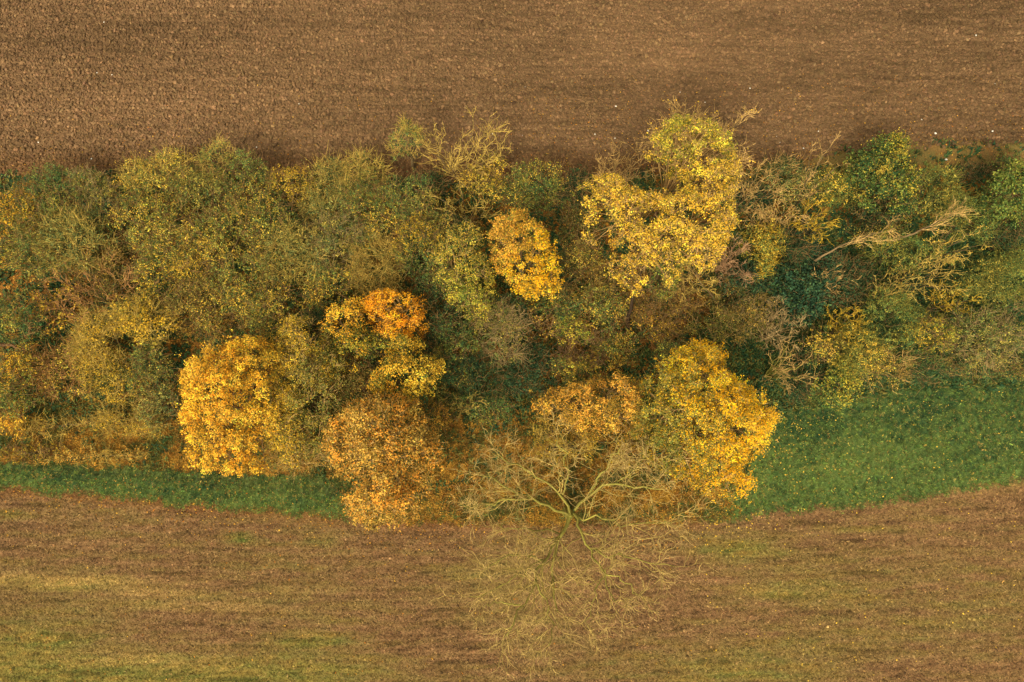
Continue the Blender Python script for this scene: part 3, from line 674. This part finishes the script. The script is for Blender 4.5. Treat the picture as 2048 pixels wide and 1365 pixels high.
# ------------------------------------------------------------------ the big bare tree over the lower field
def big_bare():
    F3 = P(1140, 1032, 4.6)
    root = thing('bare_tree', 'big leafless tree with mossy limbs spreading over the lower field', 'tree', (F3[0], F3[1], 0))
    o = np.array([F3[0], F3[1], 0])
    moss, tw, gy = lin((132, 126, 54)), lin((160, 136, 76)), lin((162, 134, 90))
    link('trunk', tube_mesh('trunk', [tubes(np.array([[[.15, .2, -.1], [.12, .1, 1.6], [.03, .02, 3.2], [0, 0, 4.5]]]), np.array([.38]), np.array([.23]), 10), tubes(np.array([[[0, 0, 4.5], [0, 0, 4.7], [0, 0, 4.8]]]), np.array([.23]), np.array([.02]), 10)], [moss, moss]), M_BARK, root)
    limbs = [  # pixel x, y, height; radius at the start
        ([(1140, 1032, 4.6), (1118, 1068, 5.4), (1108, 1095, 6), (1108, 1150, 6.6), (1118, 1225, 7.8)], .24),
        ([(1112, 1080, 5.6), (1085, 1120, 6.4), (1070, 1165, 7.2), (1040, 1215, 8), (1015, 1275, 9)], .16),
        ([(1070, 1160, 7.1), (1090, 1205, 7.8), (1112, 1260, 8.5), (1098, 1300, 9)], .10),
        ([(1140, 1032, 4.6), (1105, 1015, 5.6), (1060, 995, 6.6), (1010, 975, 7.4), (965, 950, 8)], .19),
        ([(1140, 1030, 4.7), (1125, 990, 5.8), (1090, 962, 6.8), (1050, 935, 7.6), (1000, 915, 8.2)], .17),
        ([(1060, 995, 6.5), (1020, 1000, 7), (975, 1010, 7.4), (930, 1018, 7.8)], .11),
        ([(1150, 1020, 4.7), (1180, 985, 5.8), (1230, 968, 6.6), (1270, 972, 7.4), (1320, 985, 8)], .18),
        ([(1180, 985, 5.8), (1205, 955, 6.7), (1215, 925, 7.6), (1240, 895, 8.3)], .14),
        ([(1148, 1028, 4.6), (1160, 1060, 5.4), (1185, 1098, 6.4), (1210, 1140, 7.4), (1225, 1200, 8.4)], .17),
        ([(1185, 1098, 6.4), (1225, 1110, 7), (1285, 1125, 7.8), (1350, 1135, 8.6)], .11),
        ([(1150, 1028, 4.7), (1195, 1035, 5.8), (1255, 1050, 6.8), (1335, 1052, 8)], .13),
        ([(1085, 1120, 6.4), (1050, 1110, 7), (1010, 1115, 7.6), (975, 1140, 8)], .10),
        ([(1230, 968, 6.6), (1265, 945, 7.3), (1290, 915, 8)], .09),
        ([(1118, 1068, 5.4), (1080, 1060, 6.2), (1040, 1058, 7), (990, 1055, 7.6)], .09),
        ([(1125, 990, 5.8), (1135, 950, 6.8), (1130, 910, 7.8), (1110, 880, 8.4)], .11),
        ([(1040, 1210, 8), (1000, 1205, 8.3), (965, 1215, 8.5)], .07),
        ([(1210, 1140, 7.4), (1190, 1190, 8), (1170, 1255, 8.8)], .08),
        ([(1210, 1140, 7.4), (1250, 1170, 8), (1290, 1200, 8.5)], .08),
        ([(1085, 1120, 6.4), (1040, 1150, 7.2), (990, 1180, 8), (945, 1195, 8.4)], .09),
    ]
    parts, cols = [], []
    for pts, r in limbs:
        q = np.array([P(*a) for a in pts])-o
        t = np.linspace(0, len(q)-1, 11); i = np.minimum(t.astype(int), len(q)-2); f = (t-i)[:, None]
        L = q[i]*(1-f)+q[i+1]*f
        L[1:-1] = (L[:-2]+L[1:-1]*2+L[2:])/4
        L[1:] += rng.normal(0, .11, (10, 3)); L = L[None]
        r0, r1 = np.array([r*.58]), np.array([r*.18])
        link('limb', tube_mesh('limb', [tubes(L, r0, r1, 7)], [moss*.8+gy*.08]), M_BARK, root)
        ln = np.array([np.linalg.norm(np.diff(L[0], axis=0), axis=-1).sum()])
        tmin = .25 if r > .15 else .1
        B1, q1, l1 = spawn(L, r0, r1, int(3+ln[0]*1.9), .44, .8, 8, .2, (0, 0, -.01), .5, tmin, ln)
        parts.append(tubes(B1, q1, q1*.35, 5)); cols.append(moss*.35+tw*.65)
        B2, q2, l2 = spawn(B1, q1, q1*.35, 5, .58, .75, 6, .26, (0, 0, .02), .6, .12, l1)
        q2 = np.maximum(q2, .018); parts.append(tubes(B2, q2, q2*.5, 4)); cols.append(tw)
        B3, q3, l3 = spawn(B2, q2, q2*.5, 3, .66, .7, 5, .26, (0, 0, .02), .7, .12, l2)
        q3 = np.clip(q3, .010, .015); parts.append(tubes(B3, q3, q3*.55, 3)); cols.append(tw*.6+gy*.6)
    b = link('twigs', tube_mesh('twigs', parts, cols), M_BARK, root); b['kind'] = 'stuff'
big_bare()

# ------------------------------------------------------------------ shrubs and small trees of the hedgerow, left to right
S = lambda label, u, v, r, rv=None, **k_: plant('hedge_shrub', 'shrub', label, u, v, r, rv, **k_)
B = lambda label, u, v, r, rv=None, **k_: bare('bare_shrub', 'shrub', label, u, v, r, rv, **k_)
# left, upper edge
S('yellow flecked shrub cut by the left frame edge below the ploughed field', 18, 440, 62, pal='yelgreen', h=4)
S('olive green shrub on the upper hedge edge, second from the left frame edge', 108, 395, 58, pal='green', h=3.6)
S('dull olive shrub between the second shrub and the light hedge bulge', 185, 385, 45, pal='olive', h=3.4, twigs=20, twig='grey')
S('dark blue green shrub under the left upper edge of the hedge', 212, 425, 46, 38, pal='teal', h=3, shade2=('green', (0, -1)))
S('light olive shrub bulging up into the ploughed field on the left', 312, 355, 62, 48, pal='flecked', h=4, dens=190, twigs=14, twig='lichen')
S('small pale green shrub poking into the ploughed field beside the light bulge', 432, 325, 34, pal='green', h=3.6, dens=150, clump=.4, twigs=14, twig='lichen')
S('round olive shrub below the small pale green one', 405, 400, 62, pal='olive', h=4)
S('olive shrub with yellow tips on the upper hedge edge', 500, 375, 52, pal='flecked', h=3.8, shade2=('green', (0, 1)))
S('small shrub with a bright yellow top at the upper hedge edge', 588, 368, 36, pal='yellowy', h=3.8, clump=.4)
S('greyish olive shrub right of the bright yellow topped one', 655, 385, 52, pal='grey', h=3.8, twigs=16, twig='lichen')
S('thin pale shrub standing out above the hedge edge near the bare fan of twigs', 722, 352, 48, 40, pal='olive', h=3.6, dens=150, twigs=20, twig='lichen')
S('mid green shrub below the thin pale one', 735, 425, 62, pal='flecked', h=4, shade2=('green', (-.5, .5)))
S('green shrub at the foot of the bare fan of twigs', 805, 395, 48, pal='green', h=3.8)
S('little dark green shrub beside the bare fan of twigs', 862, 372, 28, pal='dark', h=3, clump=.4)
# left, second row
S('olive shrub with dark hollows near the left frame edge', 70, 485, 58, pal='olive', h=4, gap=.2)
S('broad grey olive shrub in the left part, second row', 148, 475, 62, pal='grey', h=4.2, twigs=16, twig='lichen')
S('yellow speckled shrub below the light bulge of the hedge', 295, 440, 58, pal='flecked', h=4.4)
S('dark brown green shrub in a hollow on the left', 215, 525, 58, pal='brownish', h=2.8, dens=200, gap=.15)
S('large yellow speckled shrub in the left middle', 340, 520, 66, pal='flecked', h=4.6, shade2=('yellowy', (.3, -.6), -.15))
S('rounded gold flecked shrub right of the large speckled one', 440, 470, 58, pal='flecked', h=4.6)
S('dark green shrub between two gold flecked ones', 545, 445, 55, pal='green', h=4, shade2=('flecked', (-1, 0), -.1))
S('mottled shrub with yellow patches above the brown hollow', 500, 560, 60, pal='flecked', h=4.6)
S('grey green soft looking shrub in the middle of the left half', 590, 510, 60, pal='grey', h=4.6, twigs=16, twig='lichen')
S('second grey green soft shrub, nearer to the golden tree', 670, 490, 58, pal='grey', h=4.4, twigs=14, twig='grey')
S('mottled olive shrub above the narrow yellow and green tree', 655, 575, 50, pal='flecked', h=4, gap=.1)
S('brown olive shrub with bare lower twigs above the small deep orange tree', 745, 530, 58, pal='brownish', h=4, dens=170, twigs=24, twig='lichen')
S('olive shrub under the low gap beside the dark trunk', 395, 600, 58, pal='brownish', h=4, shade2=('flecked', (.5, -.5), 0))
S('pale olive shrub above the wide golden tree', 545, 625, 56, pal='flecked', h=4.4, dens=240)
S('brown shaded shrub in the hollow above the wide golden tree', 420, 655, 52, 30, pal='russet', h=2, dens=170)
S('green and yellow shrub with orange flecks left of the pale green yellow tree', 843, 500, 55, 62, pal='green', h=5, shade2=('yellowy', (0, 1), 0))
S('olive shrub between the bare fan and the green middle', 852, 440, 45, pal='olive', h=4)
# left, lower part
S('dark green round shrub cut by the left frame edge', 15, 640, 50, 42, pal='green', h=4.5, dens=300)
B('reddish leafless shrub in the left part, the upper one', 190, 580, 78, 70, twig='red', h=4, leaves=900, pal='russet', levels=(7, 7, 4), bark='grey')
B('reddish leafless shrub with a few yellow leaves near the left frame edge', 95, 615, 62, 55, twig='red', h=4, leaves=1100, pal='yellowy', lsize=.14, levels=(7, 7, 4))
S('shrub with large bright yellow leaves left of the wide golden tree', 285, 640, 50, 48, pal='yellowy', h=4.2, leaf=.15, dens=150, gap=.35, twigs=22, twig='lichen')
S('shrub of sparse yellow green leaves below the reddish twigs', 200, 672, 60, 45, pal='yellowy', h=3.6, dens=140, twigs=24, twig='lichen')
S('yellow flecked green shrub on the left frame edge, below the fallen trunk', 22, 765, 52, 58, pal='yelgreen', h=3.2, shade2=('green', (0, -1), -.1))
S('reddish brown bramble mound below the fallen trunk', 105, 735, 66, 50, pal='russet', h=2.2, dens=150, twigs=16, twig='red', shade2=('flecked', (.8, 0), 0))
S('olive bramble mound left of the wide golden tree', 215, 752, 64, 46, pal='yellowy', h=2.6, dens=170, twigs=12, twig='lichen', shade2=('yellowy', (0, 1), -.2))
S('small green shrub touching the upper left side of the wide golden tree', 300, 735, 42, 48, pal='green', h=3, shade2=('olive', (1, 0)))
S('low bright yellow orange shrub at the left frame edge', 15, 832, 40, 28, pal='maple', h=2, dens=230)
S('low brown orange bramble patch at the lower left', 110, 850, 70, 20, pal='russet', h=1.0, dens=55, twigs=14, twig='lichen', low=.1, shade2=('yellowy', (0, 1), 0))
S('low olive bramble patch beside the lower edge of the wide golden tree', 262, 838, 58, 40, pal='brownish', h=1.7, dens=190, twigs=20, twig='lichen', low=.1, shade2=('yellowy', (0, -1), 0))
S('low orange brown patch of brambles above the green strip on the left', 190, 912, 100, 16, pal='tan', h=.7, dens=90, twigs=8, twig='lichen', low=.1, clump=.4)
S('low yellow brown patch of brambles in the lower left corner of the hedge', 55, 905, 60, 16, pal='yellowy', h=.7, dens=80, twigs=8, low=.1, clump=.4)
S('grey green shrub tucked against the left side of the wide golden tree', 318, 815, 34, 40, pal='grey', h=3.2)
S('olive brown shrub in the gap between the wide golden and the large tan tree', 590, 905, 60, 42, pal='brownish', h=3.2, dens=220, twigs=18, twig='tan')
# middle
S('very dark green shrub left of the narrow yellow and green tree', 632, 652, 34, 30, pal='dark', h=4, dens=320)
S('deep green shrub under the narrow yellow and green tree', 665, 722, 42, 40, pal='green', h=5, gap=.15, shade2=('yellowy', (0, -1), -.1))
S('green shrub between the deep orange tree and the yellow green tree', 760, 695, 46, 30, pal='green', h=5.5, shade2=('limeyel', (1, 0), 0))
S('brown olive shrub above the large round tan tree', 718, 772, 44, 28, pal='brownish', h=5.5)
S('tall dark green shrub on the right of the deep orange tree', 880, 620, 46, 66, pal='dark', h=5, dens=300, shade2=('green', (.5, .5), -.2))
S('dark olive shrub below the tall dark green one', 912, 700, 50, 52, pal='green', h=4.5, dens=270, gap=.1)
S('grey twiggy shrub with sparse leaves in the centre', 1005, 655, 58, 52, pal='olive', h=5, dens=170, twigs=30, twig='grey', gap=.1)
S('nearly black green evergreen shrub in the centre', 1048, 735, 62, 50, pal='dark', h=3.2, dens=340, leaf=.1, shade2=('teal', (.4, -.4), 0))
B('leafless lichen yellow shrub right of the yellow green tree', 925, 795, 50, 45, twig='lichen', h=4, leaves=500, pal='green')
S('low green shrub above the brown path in the centre', 958, 800, 52, 36, pal='green', h=2.6, dens=260, shade2=('dark', (0, 1)))
S('small orange leaved shrub right of the large round tan tree', 885, 832, 26, 18, pal='apricot', h=3, dens=260, clump=.35)
B('brown leafless shrub beside the light green bush in the middle', 1085, 650, 46, 42, twig='brown', h=4, leaves=500, pal='flecked')
S('small light green bush in the middle, right of the grey twiggy shrub', 1146, 655, 32, 28, pal='limeyel', h=3.6, dens=260, clump=.4)
S('dark shrub under the bright golden tree', 1120, 605, 44, 36, pal='green', h=3.6, shade2=('brownish', (0, 1)))
S('olive bush left of the leaning dark trunk', 1205, 612, 46, 40, pal='flecked', h=3.6, dens=220)
S('red brown bush on the leaf covered floor in the middle', 1165, 700, 50, 38, pal='russet', h=2, dens=150, twigs=28, twig='pink')
S('green speckled bush above the apricot tree', 1232, 702, 42, 32, pal='flecked', h=2.8, dens=220)
S('thin orange brown bush right of the leaning dark trunk', 1325, 625, 58, 50, pal='russet', h=3, dens=130, twigs=22, twig='brown', shade2=('yellowy', (0, -1), -.3))
S('tiny green bush at the top left of the very broad golden tree', 1340, 702, 26, 18, pal='green', h=4, clump=.35)
S('green shrub above the left corner of the apricot tree', 1150, 738, 46, 24, pal='flecked', h=3.6)
S('dark brown shrub right of the bright golden tree', 1158, 455, 42, 52, pal='brownish', h=3.6, dens=230, shade2=('dark', (.5, .5), -.1))
S('brown olive shrub between the golden tree and the pale yellow tree', 1178, 540, 40, 44, pal='brownish', h=3.4, dens=220, shade2=('flecked', (0, 1), -.1))
S('olive green shrub on the hedge edge left of the tall pale yellow tree', 1080, 378, 58, 44, pal='green', h=4.2, shade2=('flecked', (0, 1), -.1))
S('dark green shrub against the left side of the tall pale yellow tree', 1145, 385, 36, 34, pal='dark', h=4)
S('yellow leaved shrub under the bare fan of twigs', 972, 348, 40, 36, pal='yellowy', h=4.4, dens=220, gap=.1)
S('mottled green shrub above the bright golden tree', 1030, 372, 42, 38, pal='flecked', h=4, shade2=('green', (0, 1)))
B('fan of bare twigs spreading over the ploughed field', 925, 300, 95, 62, twig='lichen', h=6, lean=(.0, .35), stems=9, levels=(7, 7, 4), bark='grey')
B('bare grey shrub with a star of branches below the fan of twigs', 928, 410, 58, 52, twig='lichen', h=5, stems=8, levels=(6, 6, 4), leaves=250)
S('small pale green tree left of the bare fan, out over the ploughed field', 812, 282, 28, 32, pal='green', h=5.5, dens=200, clump=.4, twigs=16, twig='lichen')
S('dark green shrub above the pale green yellow tree', 905, 458, 40, 34, pal='dark', h=4, shade2=('flecked', (-1, 0), -.2))
S('olive shrub below the pale green yellow tree', 955, 608, 40, 28, pal='flecked', h=4.4)
B('tan leafless twigs at the upper left of the tall pale yellow tree', 1245, 335, 78, 52, twig='tan', h=7, lean=(.3, .3), stems=8, levels=(7, 7, 4))
B('bare top twigs of a leafless tree above the tall pale yellow crown', 1395, 275, 98, 66, twig='tan', h=10.5, lean=(0, .25), stems=12, levels=(8, 8, 5), fork=3.5, thick=.06, leaves=300, pal='pale', lsize=.14)
S('green patch of foliage under the lower edge of the tall pale yellow tree', 1335, 520, 36, 62, pal='limeyel', h=6.5, dens=280, shade2=('green', (-.3, 0), 0))
B('tree with drooping bare branches under the pale yellow tree', 1390, 560, 52, 56, twig='lichen', h=5.5, stems=8, levels=(6, 6, 4), lean=(0, -.3))
B('brown leafless undergrowth shrub on the open floor below the dark trunk', 1275, 560, 60, 50, twig='brown', h=3, leaves=700, pal='russet')
B('olive twigs of a leafless tree between the apricot tree and the big bare tree', 1135, 885, 90, 48, twig='lichen', h=6, stems=9, levels=(7, 7, 4), leaves=1500, pal='yellowy', lsize=.1)
B('thin leafless tree in front of the very broad golden tree', 1265, 905, 62, 45, twig='tan', h=5.5, stems=8, levels=(6, 7, 4), leaves=900, pal='yellowy')
# right
B('pinkish brown leafless shrub right of the tall pale yellow tree', 1462, 525, 52, 42, twig='pink', h=4.4, stems=9, levels=(7, 8, 5), tr=.012)
B('pale bare twigs fanning right from the tall pale yellow tree', 1515, 375, 58, 50, twig='tan', h=5.5, lean=(.4, .2), stems=8, levels=(6, 6, 4))
S('grey green shrub on the upper hedge edge right of the tall pale yellow tree', 1560, 362, 50, 42, pal='grey', gap=.38, h=4, dens=220, twigs=9, twig='tan', shade2=('dark', (0, 1), -.1))
B('two tall bare upright branches at the upper hedge edge', 1640, 330, 42, 62, twig='tan', h=7, lean=(0, .4), stems=5, levels=(4, 5, 3), thick=.06)
S('olive shrub left of the green tree with yellow tips', 1668, 378, 42, 38, pal='flecked', gap=.38, h=4, dens=220, twigs=14, twig='moss')
B('bright yellow lichened bare shrub below the two upright branches', 1632, 440, 46, 52, twig='yellow', h=5, stems=8, levels=(5, 6, 4), droop=.04)
plant('holly_tree', 'tree', 'dark green rounded tree with yellow leaf tips on the upper right edge', 1768, 352, 72, 66, h=5, pal='holly', dens=360, leaf=.14, clump=.45, twigs=4, shade2=('limeyel', (.7, .3), -.35))
S('olive yellow twiggy shrub right of the green tree with yellow tips', 1880, 395, 58, 48, pal='olive', gap=.38, h=4.2, dens=190, twigs=9, twig='moss')
S('olive shrub near the right frame edge beside the dark hollow', 1945, 435, 48, 46, pal='green', gap=.38, h=4, dens=210, twigs=9, twig='moss')
plant('ash_sapling', 'tree', 'bright lime green young tree cut by the right frame edge', 2035, 385, 44, 60, h=6, pal='lime', dens=300, leaf=.15, clump=.45, twigs=3, gap=.1)
S('low dark green bush above the dark hollow at the right', 1955, 342, 52, 16, pal='dark', h=1.2, dens=260, clump=.35, low=.1)
S('small bush on the rough grass at the right edge of the ploughed field', 2020, 325, 30, 18, pal='green', h=1.8, dens=220, clump=.35)
B('tan bare shrub left of the yellow lichened shrub', 1545, 435, 62, 34, twig='tan', h=4.6, stems=9, levels=(6, 7, 4), leaves=240)
S('dark green shrub under the tan bare shrub', 1560, 490, 46, 44, pal='dark', h=3.4, shade2=('yellowy', (-1, 0), -.2))
S('yellow olive shrub right of the pinkish brown one', 1522, 498, 40, 44, pal='flecked', gap=.38, h=4.2, dens=220, twigs=9, twig='yellow')
S('blue green broad leaved bush in the right half of the hedge', 1592, 580, 66, 50, pal='teal', h=3.4, dens=210, leaf=.2, clump=.45, twigs=3, shade2=('dark', (-1, 0), -.3))
S('dark green bush below the fallen grey branch', 1690, 560, 58, 46, pal='dark', h=3, dens=280, shade2=('teal', (-1, 0), -.1))
S('deep green bush left of the second fallen branch', 1745, 450, 50, 42, pal='dark', h=3.2, shade2=('flecked', (0, -1), -.2))
S('olive twiggy bush between the two fallen branches', 1800, 500, 54, 44, pal='green', h=3.8, dens=190, twigs=9, twig='moss')
B('lichened bare shrub in the right half with tangled yellow twigs', 1845, 545, 74, 50, twig='lichen', h=4.6, stems=10, levels=(6, 5, 4), leaves=200, pal='flecked')
B('golden tangled twigs of a leafless shrub near the right hollow', 1905, 490, 58, 52, twig='lichen', h=4.6, stems=8, levels=(5, 5, 4), leaves=360, pal='flecked')
S('dark shrub in the shaded hollow at the right frame edge', 2020, 478, 50, 38, pal='dark', h=3.2)
S('olive green shrub at the right frame edge below the shaded hollow', 1995, 560, 58, 52, pal='olive', gap=.38, h=4, shade2=('green', (1, 0)), twigs=14, twig='moss')
B('yellow bare branches above the brown floor on the right', 1900, 600, 50, 44, twig='yellow', h=4, stems=6, levels=(5, 6, 4), leaves=180, pal='flecked')
B('pale curved bare branches in the middle of the right half', 1660, 565, 42, 36, twig='tan', h=4, stems=7, levels=(5, 6, 4), droop=.05)
B('bushy leafless shrub right of the blue green bush', 1775, 585, 58, 44, twig='lichen', h=4.6, stems=8, levels=(5, 5, 4), leaves=300, pal='olive')
S('soft grey green shrub on the right, above the meadow', 1965, 672, 66, 52, pal='grey', h=4, dens=280, twigs=14, twig='grey', shade2=('green', (0, 1), -.1))
S('dark olive shrub on the right frame edge above the meadow', 2045, 645, 42, 48, pal='green', h=3.8, twigs=14, twig='grey')
S('low brown green shrub along the top of the meadow at the right', 1990, 738, 70, 26, pal='green', h=2, dens=230, shade2=('brownish', (0, 1)), low=.15)
S('narrow bright yellow green shrub above the meadow', 1862, 668, 34, 34, pal='limeyel', h=4.6, dens=280, clump=.42, shade2=('yellowy', (-.5, 0), 0))
S('tall olive shrub left of the narrow yellow green one', 1792, 640, 48, 56, pal='green', gap=.38, h=4.6, dens=230, twigs=9, twig='moss')
B('yellow drooping twigs of a leafless shrub left of the tall olive shrub', 1700, 650, 46, 42, twig='yellow', h=4.8, stems=8, levels=(6, 6, 4), droop=.05, leaves=180, pal='yellowy')
S('olive and yellow bush below the drooping yellow twigs', 1712, 706, 48, 44, pal='flecked', gap=.38, h=4, dens=230, twigs=16, twig='moss')
S('brown olive bush above the upper edge of the meadow', 1775, 735, 54, 38, pal='brownish', gap=.38, h=3.4, dens=220, twigs=9, twig='tan', shade2=('flecked', (-1, 0), 0))
S('dark green bush above the upper edge of the meadow', 1850, 735, 46, 36, pal='green', h=3, dens=240, shade2=('dark', (0, -1)))
B('grey bare crown of thin twigs above the bare mossy stems', 1555, 650, 56, 46, twig='grey', h=5, stems=9, levels=(7, 7, 4), droop=.02)
B('bare shrub with several yellow mossy upright stems beside the very broad golden tree', 1568, 735, 46, 62, twig='tan', bark='moss', h=5, stems=8, levels=(5, 6, 4), thick=.07)
S('very dark shrub between the mossy stems and the round yellow green bush', 1612, 735, 40, 48, pal='dark', h=2.8, dens=300)
S('small olive bush above the very dark shrub', 1645, 692, 36, 34, pal='flecked', gap=.38, h=3.6, dens=220)
S('brown olive bush above the very broad golden tree', 1500, 640, 48, 40, pal='brownish', gap=.38, h=3.4, dens=220, twigs=9, twig='grey')
S('dark brown green bush under the drooping bare branches', 1462, 598, 50, 36, pal='brownish', gap=.38, h=2.8, dens=220, shade2=('dark', (1, 0)))
S('twiggy olive bush between the thin orange brown bush and the bare crown', 1435, 650, 44, 30, pal='olive', gap=.38, h=3.2, dens=170, twigs=9, twig='tan')
S('round yellow green bush standing forward at the corner of the meadow', 1680, 768, 45, 42, pal='limeyel', h=3.2, dens=300, leaf=.13, clump=.4, twigs=3, shade2=('green', (-.3, -.8), -.15))

S('deep green low growth under the yellow lichened shrub', 1620, 500, 50, 40, pal='teal', h=2.6, dens=260, twigs=3)
S('deep green low growth under the tangled lichened shrub', 1850, 560, 60, 44, pal='dark', h=2.4, dens=260, twigs=3, shade2=('teal', (-1, 0), -.2))
S('deep green low bush between the drooping yellow twigs and the tall olive shrub', 1740, 640, 46, 44, pal='dark', h=2.6, dens=260, twigs=3)
S('deep green low bush near the hedge edge, under pale bare twigs', 1510, 400, 40, 36, pal='teal', h=2.4, dens=260, twigs=3)

S('deep green bush right of the yellow green tree above the tan crown', 930, 745, 44, 34, pal='dark', h=4.6, dens=280, twigs=3)
S('dark green bush between the bright golden tree and the grey twiggy shrub', 1020, 612, 40, 26, pal='dark', h=4.6, dens=280, twigs=3)
S('dark green bush under the yellow olive shrub right of the pinkish one', 1500, 560, 44, 40, pal='teal', h=3, dens=260, twigs=3)

# fallen trunks and branches
def fallen(label, pts, r, twig='tan', bark='grey', kids=7):
    q = np.array([P(*a) for a in pts]); o = q[0].copy(); o[2] = 0
    root = thing('fallen_branch', label, 'branch', o); q = q-o
    t = np.linspace(0, len(q)-1, 9); i = np.minimum(t.astype(int), len(q)-2); f = (t-i)[:, None]
    L = (q[i]*(1-f)+q[i+1]*f); L[1:] += rng.normal(0, .05, (8, 3)); L = L[None]
    r0, r1 = np.array([r]), np.array([r*.3]); bk, tw = lin((104, 86, 58)) if bark == 'grey' else lin(BARK[bark]), lin(TWIG[twig])
    link('trunk', tube_mesh('trunk', [tubes(L, r0, r1, 8)], [bk]), M_BARK, root)
    if kids:
        ln = np.array([np.linalg.norm(np.diff(L[0], axis=0), axis=-1).sum()])
        B1, q1, l1 = spawn(L, r0, r1, kids, .45, .6, 6, .14, (0, 0, .02), .45, .35, ln)
        B2, q2, l2 = spawn(B1, q1, q1*.35, 6, .55, .6, 5, .2, (0, 0, 0), .6, .1, l1); q2 = np.maximum(q2, .016)
        B3, q3, l3 = spawn(B2, q2, q2*.5, 4, .6, .6, 4, .2, (0, 0, 0), .7, .1, l2); q3 = np.clip(q3, .01, .016)
        b = link('twigs', tube_mesh('twigs', [tubes(B1, q1, q1*.35, 5), tubes(B2, q2, q2*.5, 3), tubes(B3, q3, q3*.5, 3)], [bk*.4+tw*.6, tw, tw]), M_BARK, root); b['kind'] = 'stuff'
    return root
fallen('grey fallen branch slanting up to the right among the dark bushes', [(1630, 522, 3.0), (1670, 497, 3.6), (1720, 478, 4.0), (1768, 462, 4.4)], .085, kids=6)
fallen('second fallen branch with a broom of pale twigs, nearer the right frame edge', [(1785, 482, 3.2), (1825, 468, 4.0), (1865, 448, 4.6), (1905, 432, 5.0)], .10, kids=9)
fallen('bare fallen trunk lying at the left frame edge', [(-40, 682, 2.8), (0, 688, 2.8), (30, 694, 2.7), (52, 698, 2.6)], .17, bark='brown', kids=0)
fallen('dark leaning trunk standing bare above the leaf covered floor', [(1253, 662, .3), (1258, 635, 2.2), (1264, 605, 4), (1272, 575, 5.6), (1290, 520, 8)], .17, bark='dark', kids=0)
fallen('grey leaning dead stem below the drooping bare branches', [(1452, 620, 1.5), (1430, 600, 2.4), (1408, 575, 3.2), (1392, 545, 4)], .08, kids=4)

# ------------------------------------------------------------------ flint stones on the ploughed field
stone_me = []
for i in range(4):
    m_ = ico(2, .22, .7, 200+i); a_ = m_.attributes.new('tint', 'FLOAT_COLOR', 'POINT')
    a_.data.foreach_set('color', np.tile([.62, .58, .5, 1], len(m_.vertices)).astype(np.float32)); m_.materials.append(M_STONE); stone_me.append(m_)
STONES = [(1232, 213, 1.1), (1050, 175, .8), (1140, 240, .9), (1236, 256, .9), (1190, 269, .8), (1230, 277, .8), (1045, 272, .9), (1150, 276, .7), (1296, 262, 1), (1638, 263, 1.4), (1871, 267, 1.3),
          (1985, 263, 1.2), (1976, 264, .7), (1892, 320, 1.5), (1559, 285, 1), (1554, 273, .8), (1607, 297, .8), (1952, 71, 1), (1776, 100, .8), (1500, 177, .9), (1843, 240, .9), (1990, 168, .7),
          (208, 45, .8), (194, 146, .8), (224, 150, .7), (77, 285, .9), (183, 318, .8), (513, 295, .9), (1800, 281, .8), (1958, 264, .6), (21, 206, .9), (835, 265, .7), (1360, 185, .7), (1410, 205, .7), (700, 222, .6), (598, 208, .6), (985, 268, .8)]
STONE_LABEL = {(1232, 213): 'pale flint stone above and left of the tall pale yellow tree, away from the others',
    (1296, 262): 'white flint stone right against the top left twigs of the tall pale yellow tree',
    (1638, 263): 'bright white flint stone standing above the two tall bare upright branches',
    (1871, 267): 'bright white flint stone up and to the right of the green tree with yellow tips',
    (1985, 263): 'bright white flint stone near the right frame edge, rightmost of a short line of three',
    (1892, 320): 'brightest white flint stone, alone on rough brown grass above the hedge',
    (1559, 285): 'white flint stone right of the tall pale tree, the lower of two',
    (1554, 273): 'white flint stone right of the tall pale tree, the upper of two',
    (1952, 71): 'small flint stone highest up in the ploughed field at the upper right',
    (208, 45): 'small flint stone highest up in the ploughed field at the upper left',
    (513, 295): 'small flint stone just above the hedge, right of the small pale green shrub'}
for i, (u, v, s) in enumerate(STONES):
    q = P(u, v, .06); o = link('flint_stone', stone_me[i % 4], M_STONE)
    o.location = (float(q[0]), float(q[1]), .07); s *= .12; o.scale = (s*1.2, s, s*.9); o.rotation_euler = (0, 0, float(rng.uniform(0, 6.28)))
    tag(o, STONE_LABEL.get((u, v), 'small whitish flint speck lying on open ploughed soil'), 'stone', 'flint stones on the ploughed field')
